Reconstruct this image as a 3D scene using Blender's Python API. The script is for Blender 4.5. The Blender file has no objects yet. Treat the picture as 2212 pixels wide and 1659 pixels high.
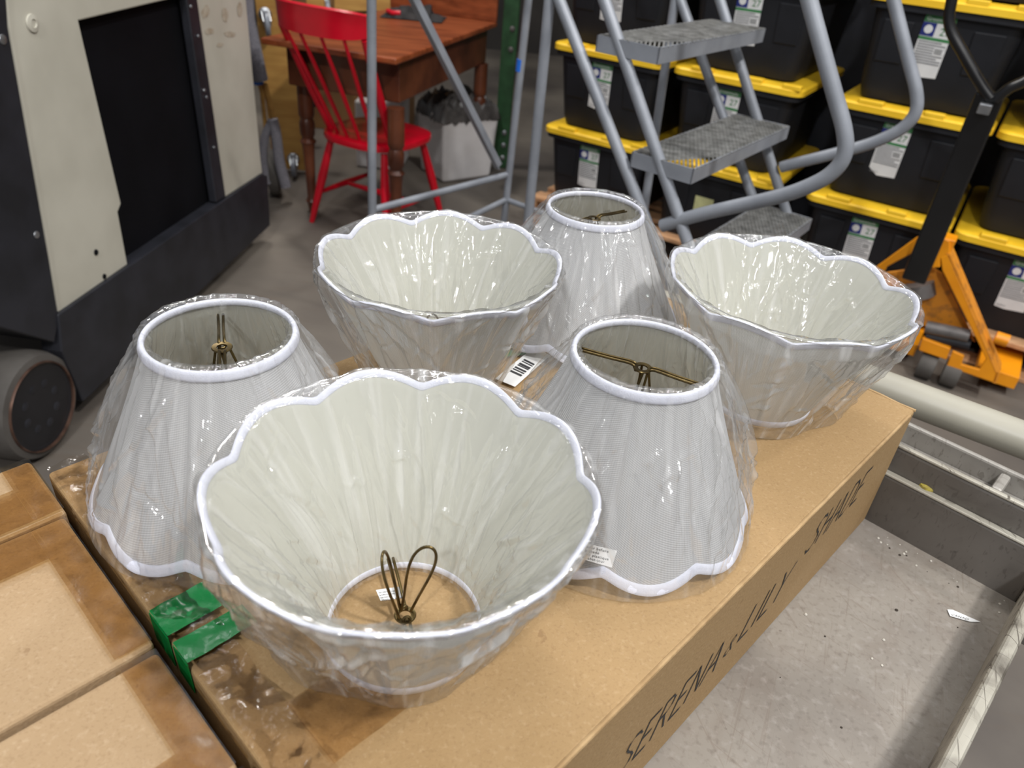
import bpy, math, random
from mathutils import Vector, Matrix, noise
random.seed(7)
sc = bpy.context.scene
COL = sc.collection
H = 1.42            # camera height above the warehouse floor

# ------------------------------------------------------------------ camera
TH = math.radians(33.4); RO = math.atan(0.1); FPX = 1620.0; CX = 1106.0; CY = 829.5
FW = Vector((0, math.cos(TH), -math.sin(TH))); _r = Vector((1, 0, 0)); _u = _r.cross(FW)
RT = math.cos(RO) * _r + math.sin(RO) * _u
UP = -math.sin(RO) * _r + math.cos(RO) * _u
cam = bpy.data.cameras.new('camera'); camo = bpy.data.objects.new('camera', cam); COL.objects.link(camo)
cam.sensor_width = 36.0; cam.lens = 36.0 * FPX / 2212.0; cam.clip_start = 0.01; cam.clip_end = 60
camo.matrix_world = Matrix(((RT.x, UP.x, -FW.x, 0), (RT.y, UP.y, -FW.y, 0), (RT.z, UP.z, -FW.z, H), (0, 0, 0, 1)))
cam.dof.use_dof = True; cam.dof.focus_distance = 0.74; cam.dof.aperture_fstop = 7.0
sc.camera = camo
sc.view_settings.view_transform = 'Standard'; sc.view_settings.look = 'None'
sc.view_settings.exposure = 0.12; sc.view_settings.gamma = 1.0
sc.view_settings.use_curve_mapping = False
sc.cycles.max_bounces = 4; sc.cycles.diffuse_bounces = 3; sc.cycles.glossy_bounces = 2; sc.cycles.transmission_bounces = 2; sc.cycles.transparent_max_bounces = 10;

# ------------------------------------------------------------------ world and lamps
w = bpy.data.worlds.new('warehouse_ambient'); sc.world = w; w.use_nodes = True
w.node_tree.nodes['Background'].inputs[0].default_value = (0.93, 0.96, 1.0, 1)
w.node_tree.nodes['Background'].inputs[1].default_value = 0.18

def area(name, loc, target, sx, sy, power, color=(1, 1, 1)):
    l = bpy.data.lights.new(name, 'AREA'); l.shape = 'RECTANGLE'; l.size = sx; l.size_y = sy
    l.energy = power; l.color = color
    o = bpy.data.objects.new(name, l); COL.objects.link(o); o.location = loc
    d = Vector(target) - Vector(loc); o.rotation_euler = d.to_track_quat('-Z', 'Y').to_euler()
    return o
area('high_bay_lamp', (1.95, -0.62, 4.7), (0.4, 0.7, 0.9), 0.26, 0.26, 124, (1.0, 0.985, 0.96))
area('fill_lamp_near', (-0.65, -2.5, 4.2), (0.2, 0.7, 0.9), 0.24, 0.24, 78, (0.98, 0.99, 1.0))  # added fill behind the camera, brightens the surfaces facing it
area('fill_lamp_far', (-1.5, 4.3, 4.8), (-0.6, 3.4, 0), 0.4, 0.4, 66, (1.0, 0.96, 0.90))  # added fill over the chair and desk
area('fill_lamp_left', (-2.4, 0.2, 4.6), (-0.2, 0.8, 0.9), 0.2, 0.2, 8, (0.96, 0.98, 1.0))  # weak added fill from the left
area('fill_lamp_right', (3.2, 1.4, 4.6), (1.4, 2.6, 0.5), 0.3, 0.3, 55, (1.0, 0.98, 0.95))  # added fill towards the totes and jack
area('glint_strip_over', (-0.3, -0.9, 4.6), (0.2, 0.8, 0.9), 1.0, 0.10, 16, (1, 1, 1))  # unseen strip added for highlights on the film, as are back and side
area('glint_strip_back', (0.4, 2.6, 4.9), (0.1, 0.9, 0.9), 1.0, 0.10, 22, (1, 1, 1))
for _x, _y, _a in ((-1.8, -1.6, 0), (1.2, -3.0, 0), (2.2, 0.5, 1), (-2.2, 1.6, 1), (0.9, 1.5, 0), (-0.6, 0.4, 1), (2.6, 3.2, 0), (-0.8, 3.6, 0)):
    area('glint_strip', (_x, _y, 4.8), (_x, _y + 0.01, 0), 2.2 if _a == 0 else 0.07, 0.07 if _a == 0 else 2.2, 8, (1, 1, 1))  # unseen strips added so the creases of the film catch glints
area('glint_strip_side', (-1.2, 2.2, 4.9), (0.1, 0.9, 0.9), 0.10, 1.0, 12, (1, 1, 1))  # another strip added for film highlights

# ------------------------------------------------------------------ measuring helpers
CAM = Vector((0, 0, H))
def ray(x, y): return FW + RT * ((x - CX) / FPX) + UP * ((CY - y) / FPX)
def onz(x, y, z):
    d = ray(x, y); return CAM + d * ((z - H) / d.z)
def onpl(x, y, n, D):
    n = Vector((n[0], n[1], 0)); d = ray(x, y); return CAM + d * (D / d.dot(n))
A_ = math.radians(48.5)
U = Vector((math.cos(A_), math.sin(A_), 0)); V = Vector((math.sin(A_), -math.cos(A_), 0))
K = 0.5
def UV(u, v, zr): return U * (u * K) + V * (v * K) + Vector((0, 0, H + K * zr))
ZB = H - K          # top of the long carton
ZD = H - 1.375 * K  # deck of the cart

# ------------------------------------------------------------------ materials
def S(r, g, b):
    f = lambda c: (c / 255.0) / 12.92 if c / 255.0 <= 0.04045 else ((c / 255.0 + 0.055) / 1.055) ** 2.4
    return (f(r), f(g), f(b), 1)
MATS = {}
def mat(name, col, rough=0.5, metal=0.0, var=0.0, vscale=8.0, col2=None, bump=0.0, bscale=60.0, stretch=None, spec=0.5, detail=6, ramp=(0.35, 0.65)):
    if name in MATS: return MATS[name]
    m = bpy.data.materials.new(name); m.use_nodes = True; nt = m.node_tree; b = nt.nodes['Principled BSDF']
    b.inputs['Roughness'].default_value = rough; b.inputs['Metallic'].default_value = metal
    b.inputs['Specular IOR Level'].default_value = spec
    tc = nt.nodes.new('ShaderNodeTexCoord'); mp = nt.nodes.new('ShaderNodeMapping')
    nt.links.new(tc.outputs['Object'], mp.inputs[0])
    if stretch: mp.inputs['Scale'].default_value = stretch
    n = nt.nodes.new('ShaderNodeTexNoise'); n.inputs['Scale'].default_value = vscale; n.inputs['Detail'].default_value = detail
    nt.links.new(mp.outputs[0], n.inputs['Vector'])
    r = nt.nodes.new('ShaderNodeValToRGB'); r.color_ramp.elements[0].position = ramp[0]; r.color_ramp.elements[1].position = ramp[1]
    c2 = col2 if col2 else tuple(max(0, c * (1 - var)) for c in col[:3]) + (1,)
    r.color_ramp.elements[0].color = c2; r.color_ramp.elements[1].color = col
    nt.links.new(n.outputs['Fac'], r.inputs[0]); nt.links.new(r.outputs[0], b.inputs['Base Color'])
    if bump > 0:
        n2 = nt.nodes.new('ShaderNodeTexNoise'); n2.inputs['Scale'].default_value = bscale; n2.inputs['Detail'].default_value = 4
        nt.links.new(mp.outputs[0], n2.inputs['Vector'])
        bp = nt.nodes.new('ShaderNodeBump'); bp.inputs['Strength'].default_value = bump; bp.inputs['Distance'].default_value = 0.002
        nt.links.new(n2.outputs['Fac'], bp.inputs['Height']); nt.links.new(bp.outputs[0], b.inputs['Normal'])
    MATS[name] = m
    return m
def mixcol(nt, a, b, fac_socket, strength=1.0):
    mx = nt.nodes.new('ShaderNodeMix'); mx.data_type = 'RGBA'
    mu = nt.nodes.new('ShaderNodeMath'); mu.operation = 'MULTIPLY'; mu.inputs[1].default_value = strength
    nt.links.new(fac_socket, mu.inputs[0]); nt.links.new(mu.outputs[0], mx.inputs[0])
    if hasattr(a, 'name') and hasattr(a, 'links'): nt.links.new(a, mx.inputs[6])
    else: mx.inputs[6].default_value = a
    mx.inputs[7].default_value = b
    return mx.outputs[2]

CARD = mat('kraft_cardboard', S(164, 136, 98), 0.75, var=0.0, col2=S(152, 124, 86), vscale=2.2, bump=0.25, bscale=260, spec=0.25, detail=12, ramp=(0.3, 0.7))
def speckle(m, dark, light, scale=420):
    nt = m.node_tree; b = nt.nodes['Principled BSDF']; src = b.inputs['Base Color'].links[0].from_socket
    tc = nt.nodes.new('ShaderNodeTexCoord')
    for sc_, lo, hi, col, amt in ((scale, 0.52, 0.75, dark, 0.45), (scale * 0.6, 0.55, 0.8, light, 0.45), (7.0, 0.56, 0.78, light, 0.30), (60.0, 0.70, 0.74, dark, 0.6)):
        n = nt.nodes.new('ShaderNodeTexNoise'); n.inputs['Scale'].default_value = sc_; n.inputs['Detail'].default_value = 3
        mp = nt.nodes.new('ShaderNodeMapping'); mp.inputs['Location'].default_value = (sc_, 2, 5); nt.links.new(tc.outputs['Object'], mp.inputs[0]); nt.links.new(mp.outputs[0], n.inputs['Vector'])
        r = nt.nodes.new('ShaderNodeMapRange'); r.inputs[1].default_value = lo; r.inputs[2].default_value = hi; nt.links.new(n.outputs['Fac'], r.inputs[0])
        src = mixcol(nt, src, col, r.outputs[0], amt)
    nt.links.new(src, b.inputs['Base Color'])
speckle(CARD, S(132, 104, 72), S(186, 160, 124))
CARD2 = mat('pale_kraft_cardboard', S(168, 143, 112), 0.8, col2=S(157, 131, 99), vscale=3.0, bump=0.25, bscale=300, spec=0.2, detail=12, ramp=(0.3, 0.7))
speckle(CARD2, S(134, 108, 80), S(188, 165, 136))
CARDE = mat('worn_cardboard_edge', S(178, 150, 112), 0.9, col2=S(158, 130, 94), vscale=45, bump=0.5, bscale=200, spec=0.1)
DARKGAP = mat('carton_side_dark', S(120, 92, 62), 0.8, col2=S(90, 68, 45), vscale=9)
INK = mat('black_ink', S(34, 34, 38), 0.7, col2=S(52, 52, 54), vscale=30)
WHITE_P = mat('white_paper', S(232, 232, 232), 0.6, col2=S(222, 222, 222), vscale=20)
GREY_P = mat('grey_print', S(150, 150, 152), 0.7, col2=S(120, 120, 124), vscale=150)
GREEN_P = mat('green_print', S(70, 140, 85), 0.6, col2=S(60, 125, 75), vscale=20)
BLUE_P = mat('blue_print', S(35, 50, 130), 0.6, col2=S(30, 42, 115), vscale=20)
YELNOTE = mat('pale_yellow_note', S(205, 205, 150), 0.7, col2=S(190, 190, 140), vscale=30)
BRASS = mat('antique_brass_wire', S(125, 108, 70), 0.3, 0.95, col2=S(80, 68, 46), vscale=60)
LADG = mat('grey_ladder_paint', S(148, 152, 160), 0.42, 0.15, col2=S(132, 136, 144), vscale=12)
LADM = mat('galvanised_mesh', S(150, 150, 148), 0.45, 0.4, col2=S(110, 110, 108), vscale=40)
BTAPE = mat('blue_painter_tape', S(30, 110, 215), 0.6, var=0.1)
BLKP = mat('black_tote_plastic', S(36, 37, 42), 0.5, col2=S(30, 31, 35), vscale=6, bump=0.3, bscale=90, spec=0.3)
YELP = mat('yellow_lid_plastic', S(245, 200, 50), 0.4, col2=S(236, 188, 40), vscale=8, spec=0.4)
REDP = mat('red_chair_paint', S(205, 12, 38), 0.28, col2=S(180, 8, 30), vscale=5)
DESKW = mat('walnut_desk_wood', S(150, 78, 44), 0.35, col2=S(112, 54, 28), vscale=4, stretch=(1, 8, 8))
DESKD = mat('dark_turned_wood', S(105, 58, 36), 0.35, col2=S(74, 38, 24), vscale=6)
PLY = mat('yellow_plywood', S(205, 158, 85), 0.6, col2=S(178, 130, 66), vscale=3, stretch=(1, 1, 7))
PLYD = mat('brown_plywood', S(140, 100, 56), 0.7, col2=S(104, 72, 40), vscale=3)
CHROME = mat('chrome_metal', S(150, 153, 158), 0.4, 0.9, col2=S(190, 192, 196), vscale=20)
CASTW = mat('grey_caster_rubber', S(150, 155, 165), 0.35, col2=S(120, 124, 134), vscale=20)
FLTW = mat('forklift_cream_paint', S(200, 196, 182), 0.45, col2=S(186, 182, 168), vscale=4, bump=0.1, bscale=10, detail=8)
FLTB = mat('forklift_black_steel', S(40, 41, 48), 0.5, col2=S(28, 29, 34), vscale=8, bump=0.2, bscale=30)
FLTD = mat('forklift_black_door', S(18, 18, 22), 0.7, spec=0.1, col2=S(15, 15, 18), vscale=5)
RUBB = mat('dark_tyre_rubber', S(92, 88, 84), 0.7, col2=S(70, 66, 62), vscale=9)
HUBM = mat('dark_wheel_disc', S(30, 30, 34), 0.5, col2=S(22, 22, 26), vscale=9)
RINGM = mat('rusty_steel_ring', S(120, 92, 78), 0.35, 0.6, col2=S(80, 60, 52), vscale=25)
ORNG = mat('orange_jack_paint', S(246, 158, 18), 0.4, col2=S(228, 140, 14), vscale=7)
ORNW = mat('scuffed_orange_paint', S(235, 150, 40), 0.6, col2=S(190, 122, 48), vscale=28, ramp=(0.36, 0.5))
BLKM = mat('black_handle_steel', S(22, 22, 25), 0.3, 0.0, col2=S(16, 16, 18), vscale=9, spec=0.6)
GREYM = mat('dull_grey_steel', S(125, 120, 118), 0.5, 0.3, col2=S(92, 88, 86), vscale=14)
WOODP = mat('pallet_pine', S(205, 160, 120), 0.7, col2=S(170, 125, 88), vscale=5, stretch=(1, 6, 6))
GREENR = mat('green_rack_paint', S(52, 96, 58), 0.5, col2=S(38, 74, 42), vscale=14)
BINW = mat('white_bin_plastic', S(225, 222, 222), 0.5, col2=S(205, 200, 198), vscale=4)
BAGG = mat('grey_bin_liner', S(92, 88, 86), 0.35, col2=S(60, 57, 56), vscale=14)
PADG = mat('grey_felt_padding', S(150, 148, 156), 0.95, col2=S(110, 108, 116), vscale=260, bump=1.0, bscale=220)
CLOTHB = mat('dark_cloth', S(50, 46, 46), 0.9, col2=S(30, 28, 28), vscale=20)
TRIM = mat('white_bias_tape', S(222, 224, 236), 0.7, col2=S(212, 214, 228), vscale=30, bump=0.2, bscale=900, spec=0.2)
RAILW = mat('off_white_tube_paint', S(170, 166, 152), 0.4, col2=S(154, 150, 138), vscale=5)

def concrete():
    m = mat('warehouse_concrete', S(122, 114, 104), 0.6, col2=S(80, 74, 70), vscale=1.2, bump=0.15, bscale=60, detail=10)
    nt = m.node_tree; b = nt.nodes['Principled BSDF']; src = b.inputs['Base Color'].links[0].from_socket
    tc = nt.nodes.new('ShaderNodeTexCoord'); n = nt.nodes.new('ShaderNodeTexNoise'); n.inputs['Scale'].default_value = 9; n.inputs['Detail'].default_value = 8
    mp = nt.nodes.new('ShaderNodeMapping'); mp.inputs['Scale'].default_value = (0.4, 3.0, 1); mp.inputs['Rotation'].default_value = (0, 0, 0.1)
    nt.links.new(tc.outputs['Object'], mp.inputs[0]); nt.links.new(mp.outputs[0], n.inputs['Vector'])
    r = nt.nodes.new('ShaderNodeValToRGB'); r.color_ramp.elements[0].position = 0.55; r.color_ramp.elements[1].position = 0.75
    nt.links.new(n.outputs['Fac'], r.inputs[0])
    nt.links.new(mixcol(nt, src, S(96, 84, 72), r.outputs[0], 0.45), b.inputs['Base Color'])
    return m
CONC = concrete()

def scratched(name, base, dirt, scr, rough=0.42, amt=0.6):
    m = mat(name, base, rough, 0.25, col2=dirt, vscale=5, bump=0.1, bscale=30, detail=12, ramp=(0.3, 0.6))
    nt = m.node_tree; b = nt.nodes['Principled BSDF']; src = b.inputs['Base Color'].links[0].from_socket
    tc = nt.nodes.new('ShaderNodeTexCoord')
    for k, (rot, sc_, lo, hi) in enumerate(((0.4, (260, 9, 60), 0.62, 0.68), (1.3, (9, 240, 60), 0.64, 0.69), (2.3, (220, 12, 60), 0.63, 0.70), (0.85, (22, 18, 22), 0.52, 0.70))):
        mp = nt.nodes.new('ShaderNodeMapping'); mp.inputs['Rotation'].default_value = (0, 0, rot)
        ns = nt.nodes.new('ShaderNodeTexNoise'); ns.inputs['Scale'].default_value = 1.0; ns.inputs['Detail'].default_value = 3 if k < 3 else 12
        ns.inputs['Distortion'].default_value = 0.6
        m2 = nt.nodes.new('ShaderNodeMapping'); m2.inputs['Scale'].default_value = sc_
        nt.links.new(tc.outputs['Object'], mp.inputs[0]); nt.links.new(mp.outputs[0], m2.inputs[0]); nt.links.new(m2.outputs[0], ns.inputs['Vector'])
        r = nt.nodes.new('ShaderNodeValToRGB'); r.color_ramp.elements[0].position = lo; r.color_ramp.elements[1].position = hi
        nt.links.new(ns.outputs['Fac'], r.inputs[0])
        src = mixcol(nt, src, scr, r.outputs[0], amt)
    nt.links.new(src, b.inputs['Base Color'])
    return m
DECKM = scratched('scratched_steel_deck', S(145, 138, 129), S(118, 111, 104), S(108, 92, 80), amt=0.26)
DECKW = scratched('grimy_shade_toned_steel', S(116, 112, 108), S(92, 86, 80), S(56, 50, 46), amt=0.28)  # grime, plus a base darkened to put the end wall's shade into colour
speckle(DECKM, S(100, 90, 82), S(172, 166, 160), 150)
DECKM.node_tree.nodes['Principled BSDF'].inputs['Metallic'].default_value = 0.1
DECKT = scratched('pale_worn_paint', S(160, 156, 150), S(132, 126, 118), S(84, 76, 68), amt=0.4)
DECKL = scratched('chipped_pale_rail', S(182, 178, 166), S(140, 133, 120), S(70, 62, 54), amt=0.8)

def packtape(name, col, rough=0.16, bmp=0.25):
    m = bpy.data.materials.new(name); m.use_nodes = True; nt = m.node_tree; nt.nodes.remove(nt.nodes['Principled BSDF'])
    out = nt.nodes['Material Output']
    tc = nt.nodes.new('ShaderNodeTexCoord'); n = nt.nodes.new('ShaderNodeTexNoise'); n.inputs['Scale'].default_value = 38; n.inputs['Detail'].default_value = 4; n.inputs['Distortion'].default_value = 1.2
    nt.links.new(tc.outputs['Object'], n.inputs['Vector'])
    bp = nt.nodes.new('ShaderNodeBump'); bp.inputs['Strength'].default_value = bmp; bp.inputs['Distance'].default_value = 0.002
    nt.links.new(n.outputs['Fac'], bp.inputs['Height'])
    t = nt.nodes.new('ShaderNodeBsdfTransparent'); t.inputs[0].default_value = col
    g = nt.nodes.new('ShaderNodeBsdfGlossy'); g.inputs['Roughness'].default_value = rough; nt.links.new(bp.outputs[0], g.inputs['Normal'])
    fr = nt.nodes.new('ShaderNodeFresnel'); fr.inputs[0].default_value = 1.45; nt.links.new(bp.outputs[0], fr.inputs['Normal'])
    mx = nt.nodes.new('ShaderNodeMixShader'); nt.links.new(fr.outputs[0], mx.inputs[0]); nt.links.new(t.outputs[0], mx.inputs[1]); nt.links.new(g.outputs[0], mx.inputs[2])
    nt.links.new(mx.outputs[0], out.inputs[0]); MATS[name] = m
    return m
TAPE = packtape('tan_packing_tape', S(226, 208, 174), 0.28, 0.35)
CTAPE = packtape('clear_packing_tape', S(243, 238, 232), 0.14, 0.7)
GTAPE = mat('green_packing_tape', S(0, 132, 62), 0.22, col2=S(0, 112, 50), vscale=18, bump=0.6, bscale=60)

def fabric(name, col, trans, lines, scale, ldir, tcol=None):
    """woven cloth: diffuse + translucent with fine corded lines running in UV space"""
    m = bpy.data.materials.new(name); m.use_nodes = True; nt = m.node_tree; nt.nodes.remove(nt.nodes['Principled BSDF'])
    out = nt.nodes['Material Output']
    uv = nt.nodes.new('ShaderNodeUVMap'); mp = nt.nodes.new('ShaderNodeMapping'); mp.inputs['Rotation'].default_value = (0, 0, ldir)
    nt.links.new(uv.outputs[0], mp.inputs[0])
    wv = nt.nodes.new('ShaderNodeTexWave'); wv.bands_direction = 'Y'; wv.inputs['Scale'].default_value = scale; wv.inputs['Distortion'].default_value = 0.3
    nt.links.new(mp.outputs[0], wv.inputs['Vector'])
    wx = nt.nodes.new('ShaderNodeTexWave'); wx.bands_direction = 'X'; wx.inputs['Scale'].default_value = scale * 0.8; wx.inputs['Distortion'].default_value = 0.3
    nt.links.new(mp.outputs[0], wx.inputs['Vector'])
    ad = nt.nodes.new('ShaderNodeMath'); ad.operation = 'MULTIPLY_ADD'; ad.inputs[1].default_value = 0.35
    nt.links.new(wx.outputs['Fac'], ad.inputs[0]); nt.links.new(wv.outputs['Fac'], ad.inputs[2])
    c = mixcol(nt, tuple(x * (1 - lines) for x in col[:3]) + (1,), col, ad.outputs[0], 0.8)
    bp = nt.nodes.new('ShaderNodeBump'); bp.inputs['Strength'].default_value = 0.35 if lines > 0 else 0; bp.inputs['Distance'].default_value = 0.0004
    nt.links.new(ad.outputs[0], bp.inputs['Height'])
    d = nt.nodes.new('ShaderNodeBsdfDiffuse'); t = nt.nodes.new('ShaderNodeBsdfTranslucent')
    for q in (d, t): nt.links.new(c, q.inputs[0]); nt.links.new(bp.outputs[0], q.inputs['Normal'])
    if tcol:
        for l_ in list(t.inputs[0].links): nt.links.remove(l_)
        t.inputs[0].default_value = tcol
    mx = nt.nodes.new('ShaderNodeMixShader'); mx.inputs[0].default_value = trans
    nt.links.new(d.outputs[0], mx.inputs[1]); nt.links.new(t.outputs[0], mx.inputs[2]); nt.links.new(mx.outputs[0], out.inputs[0])
    MATS[name] = m
    return m
CLOTH = fabric('white_corded_linen', S(234, 234, 237), 0.42, 0.24, 160, 0.0)
LINING = fabric('cream_shade_lining', S(231, 232, 223), 0.44, 0.0, 120, 0.0, S(240, 236, 216))

def film(name, haze, seed, outer=1.0):
    """thin clear film: see-through, faint milky streaks, mirror-like glints on its folds"""
    m = bpy.data.materials.new(name); m.use_nodes = True; nt = m.node_tree; nt.nodes.remove(nt.nodes['Principled BSDF'])
    out = nt.nodes['Material Output']; uv = nt.nodes.new('ShaderNodeUVMap')
    def mth(op, a, b_):
        q = nt.nodes.new('ShaderNodeMath'); q.operation = op
        for i, x in enumerate((a, b_)):
            if isinstance(x, (int, float)): q.inputs[i].default_value = x
            else: nt.links.new(x, q.inputs[i])
        return q.outputs[0]
    at = nt.nodes.new('ShaderNodeAttribute'); at.attribute_name = 'milkiness'; hf = at.outputs['Fac']   # how cloudy the film is, point by point
    tr = nt.nodes.new('ShaderNodeBsdfTransparent'); tr.inputs[0].default_value = (0.98, 0.98, 0.975, 1)
    gl = nt.nodes.new('ShaderNodeBsdfGlossy'); gl.inputs['Roughness'].default_value = 0.05
    df = nt.nodes.new('ShaderNodeBsdfDiffuse'); df.inputs[0].default_value = (0.9, 0.9, 0.9, 1)
    m1 = nt.nodes.new('ShaderNodeMixShader'); nt.links.new(hf, m1.inputs[0]); nt.links.new(tr.outputs[0], m1.inputs[1]); nt.links.new(df.outputs[0], m1.inputs[2])
    fr = nt.nodes.new('ShaderNodeLayerWeight'); fr.inputs[0].default_value = 0.5
    ff = mth('MINIMUM', mth('ADD', mth('MULTIPLY', mth('POWER', fr.outputs['Facing'], 4.0), 0.8), 0.11), 0.42)
    m2 = nt.nodes.new('ShaderNodeMixShader'); nt.links.new(ff, m2.inputs[0]); nt.links.new(m1.outputs[0], m2.inputs[1]); nt.links.new(gl.outputs[0], m2.inputs[2])
    nt.links.new(m2.outputs[0], out.inputs[0]); MATS[name] = m
    return m
import numpy as np
def pnoise(x, y, z, seed=0):
    """vectorised gradient noise, about -1..1"""
    rs = np.random.RandomState(1234 + int(seed)); perm = rs.permutation(256); perm = np.concatenate([perm, perm, perm])
    g = rs.normal(size=(256, 3)); g /= np.linalg.norm(g, axis=1)[:, None]
    xi, yi, zi = np.floor(x).astype(int), np.floor(y).astype(int), np.floor(z).astype(int)
    xf, yf, zf = x - xi, y - yi, z - zi
    f = lambda t: t * t * t * (t * (t * 6 - 15) + 10)
    u_, v_, w_ = f(xf), f(yf), f(zf); out = 0
    for dx in (0, 1):
        for dy in (0, 1):
            for dz in (0, 1):
                h = perm[(perm[(perm[(xi + dx) & 255] + yi + dy) & 255] + zi + dz) & 255]
                d = g[h, 0] * (xf - dx) + g[h, 1] * (yf - dy) + g[h, 2] * (zf - dz)
                out = out + d * (u_ if dx else 1 - u_) * (v_ if dy else 1 - v_) * (w_ if dz else 1 - w_)
    return out * 1.5

# ------------------------------------------------------------------ mesh helper
class MB:
    def __init__(s): s.v = []; s.f = []; s.m = []; s.uv = {}
    def add(s, vs, fs, mi=0):
        o = len(s.v); s.v += [Vector(p) for p in vs]
        for f in fs: s.f.append([i + o for i in f]); s.m.append(mi)
        return o
    def box(s, c, size, R=None, mi=0):
        c = Vector(c); h = [x / 2 for x in size]
        vs = []
        for z in (-1, 1):
            for y in (-1, 1):
                for x in (-1, 1):
                    p = Vector((x * h[0], y * h[1], z * h[2])); vs.append(c + (R @ p if R else p))
        s.add(vs, [(0, 2, 3, 1), (4, 5, 7, 6), (0, 1, 5, 4), (2, 6, 7, 3), (0, 4, 6, 2), (1, 3, 7, 5)], mi)
    def prism(s, pts, ex, mi=0):
        """pts: world polygon, ex: extrusion vector"""
        n = len(pts); ex = Vector(ex)
        a = [Vector(p) for p in pts]; b = [p + ex for p in a]
        nrm = Vector((0, 0, 0))
        for i in range(n): nrm += a[i].cross(a[(i + 1) % n])
        if nrm.dot(ex) > 0: a.reverse(); b.reverse()
        s.add(a + b, [list(range(n)), list(range(2 * n - 1, n - 1, -1))] + [[(i + 1) % n, i, n + i, n + (i + 1) % n] for i in range(n)], mi)
    def tube(s, path, r, n=12, closed=False, mi=0, cap=True, rr=None, flat=1.0):
        P = [Vector(p) for p in path]; N = len(P); rings = []; prev = None
        for i in range(N):
            if closed: t = P[(i + 1) % N] - P[i - 1]
            else: t = P[min(i + 1, N - 1)] - P[max(i - 1, 0)]
            t.normalize()
            if prev is None:
                a = Vector((0, 0, 1)) if abs(t.z) < 0.9 else Vector((1, 0, 0)); x = t.cross(a).normalized()
            else:
                x = (prev - t * prev.dot(t)); x = x.normalized() if x.length > 1e-6 else t.orthogonal().normalized()
            prev = x; y = t.cross(x); q = rr[i] if rr else r
            rings.append([P[i] + x * (q * math.cos(2 * math.pi * k / n)) + y * (q * flat * math.sin(2 * math.pi * k / n)) for k in range(n)])
        o = len(s.v); vs = [p for g in rings for p in g]; fs = []
        for i in range(N if closed else N - 1):
            j = (i + 1) % N
            for k in range(n): fs.append((i * n + k, i * n + (k + 1) % n, j * n + (k + 1) % n, j * n + k))
        if cap and not closed: fs.append(list(range(n - 1, -1, -1))); fs.append([(N - 1) * n + k for k in range(n)])
        s.add(vs, fs, mi)
    def lathe(s, prof, c=(0, 0, 0), n=32, axis=None, mi=0, cap=True):
        """prof: [(r, h)], revolved about axis"""
        c = Vector(c); ax = Vector(axis).normalized() if axis else Vector((0, 0, 1))
        q = ax.to_track_quat('Z', 'Y').to_matrix(); vs = []
        for r, h in prof:
            for k in range(n):
                a = 2 * math.pi * k / n; vs.append(c + q @ Vector((r * math.cos(a), r * math.sin(a), h)))
        fs = []; N = len(prof)
        for i in range(N - 1):
            for k in range(n): fs.append((i * n + k, i * n + (k + 1) % n, (i + 1) * n + (k + 1) % n, (i + 1) * n + k))
        if cap: fs.append(list(range(n - 1, -1, -1))); fs.append([(N - 1) * n + k for k in range(n)])
        s.add(vs, fs, mi)
    def build(s, name, mats, parent=None, smooth=False, bevel=0.0, seg=2, org=None, recalc=False):
        L = org if org is not None else (ORG.get(parent.name, Vector()) if parent else Vector())
        me = bpy.data.meshes.new(name); me.from_pydata([tuple(p - L) for p in s.v], [], s.f)
        if not isinstance(mats, (list, tuple)): mats = [mats]
        for m in mats: me.materials.append(m)
        for i, p in enumerate(me.polygons): p.material_index = s.m[i]; p.use_smooth = smooth
        if recalc:
            import bmesh
            bm = bmesh.new(); bm.from_mesh(me); bmesh.ops.recalc_face_normals(bm, faces=bm.faces); bm.to_mesh(me); bm.free()
        me.validate(); me.update()
        o = bpy.data.objects.new(name, me); COL.objects.link(o)
        if smooth:
            try: me.set_sharp_from_angle(angle=math.radians(40))
            except Exception: pass
        if parent: o.parent = parent
        else: o.location = L
        ORG[o.name] = L
        if bevel > 0:
            b = o.modifiers.new('bevel', 'BEVEL'); b.width = bevel; b.segments = seg; b.limit_method = 'ANGLE'; b.angle_limit = math.radians(35)
        return o
ORG = {}
def thing(name, label, cat, loc, group=None):
    o = bpy.data.objects.new(name, None); COL.objects.link(o); o.location = Vector(loc); o.empty_display_size = 0.05
    ORG[o.name] = Vector(loc); o['label'] = label; o['category'] = cat
    if group: o['group'] = group
    return o
def tag(o, label, cat, group=None):
    o['label'] = label; o['category'] = cat
    if group: o['group'] = group
    return o
def struct(o): o['kind'] = 'structure'; return o
def smoothpath(pts, n=6):
    P = [Vector(p) for p in pts]; out = []
    for i in range(len(P) - 1):
        p0 = P[max(i - 1, 0)]; p1 = P[i]; p2 = P[i + 1]; p3 = P[min(i + 2, len(P) - 1)]
        for k in range(n):
            t = k / n
            out.append(0.5 * ((2 * p1) + (p2 - p0) * t + (2 * p0 - 5 * p1 + 4 * p2 - p3) * t * t + (3 * p1 - p0 - 3 * p2 + p3) * t ** 3))
    out.append(P[-1]); return out
def textmesh(mb, txt, origin, ex, ey, size, mi=0, spacing=1.0):
    cu = bpy.data.curves.new('txt', 'FONT'); cu.body = txt; cu.size = 1.0; cu.space_character = spacing; cu.resolution_u = 2
    ob = bpy.data.objects.new('txt', cu); COL.objects.link(ob)
    dg = bpy.context.evaluated_depsgraph_get(); dg.update()
    me = bpy.data.meshes.new_from_object(ob.evaluated_get(dg))
    ex = Vector(ex).normalized(); ey = Vector(ey).normalized(); o = Vector(origin)
    mb.add([o + ex * (p.co.x * size) + ey * (p.co.y * size) for p in me.vertices], [list(p.vertices) for p in me.polygons], mi)
    bpy.data.objects.remove(ob); bpy.data.curves.remove(cu); bpy.data.meshes.remove(me)

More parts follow.
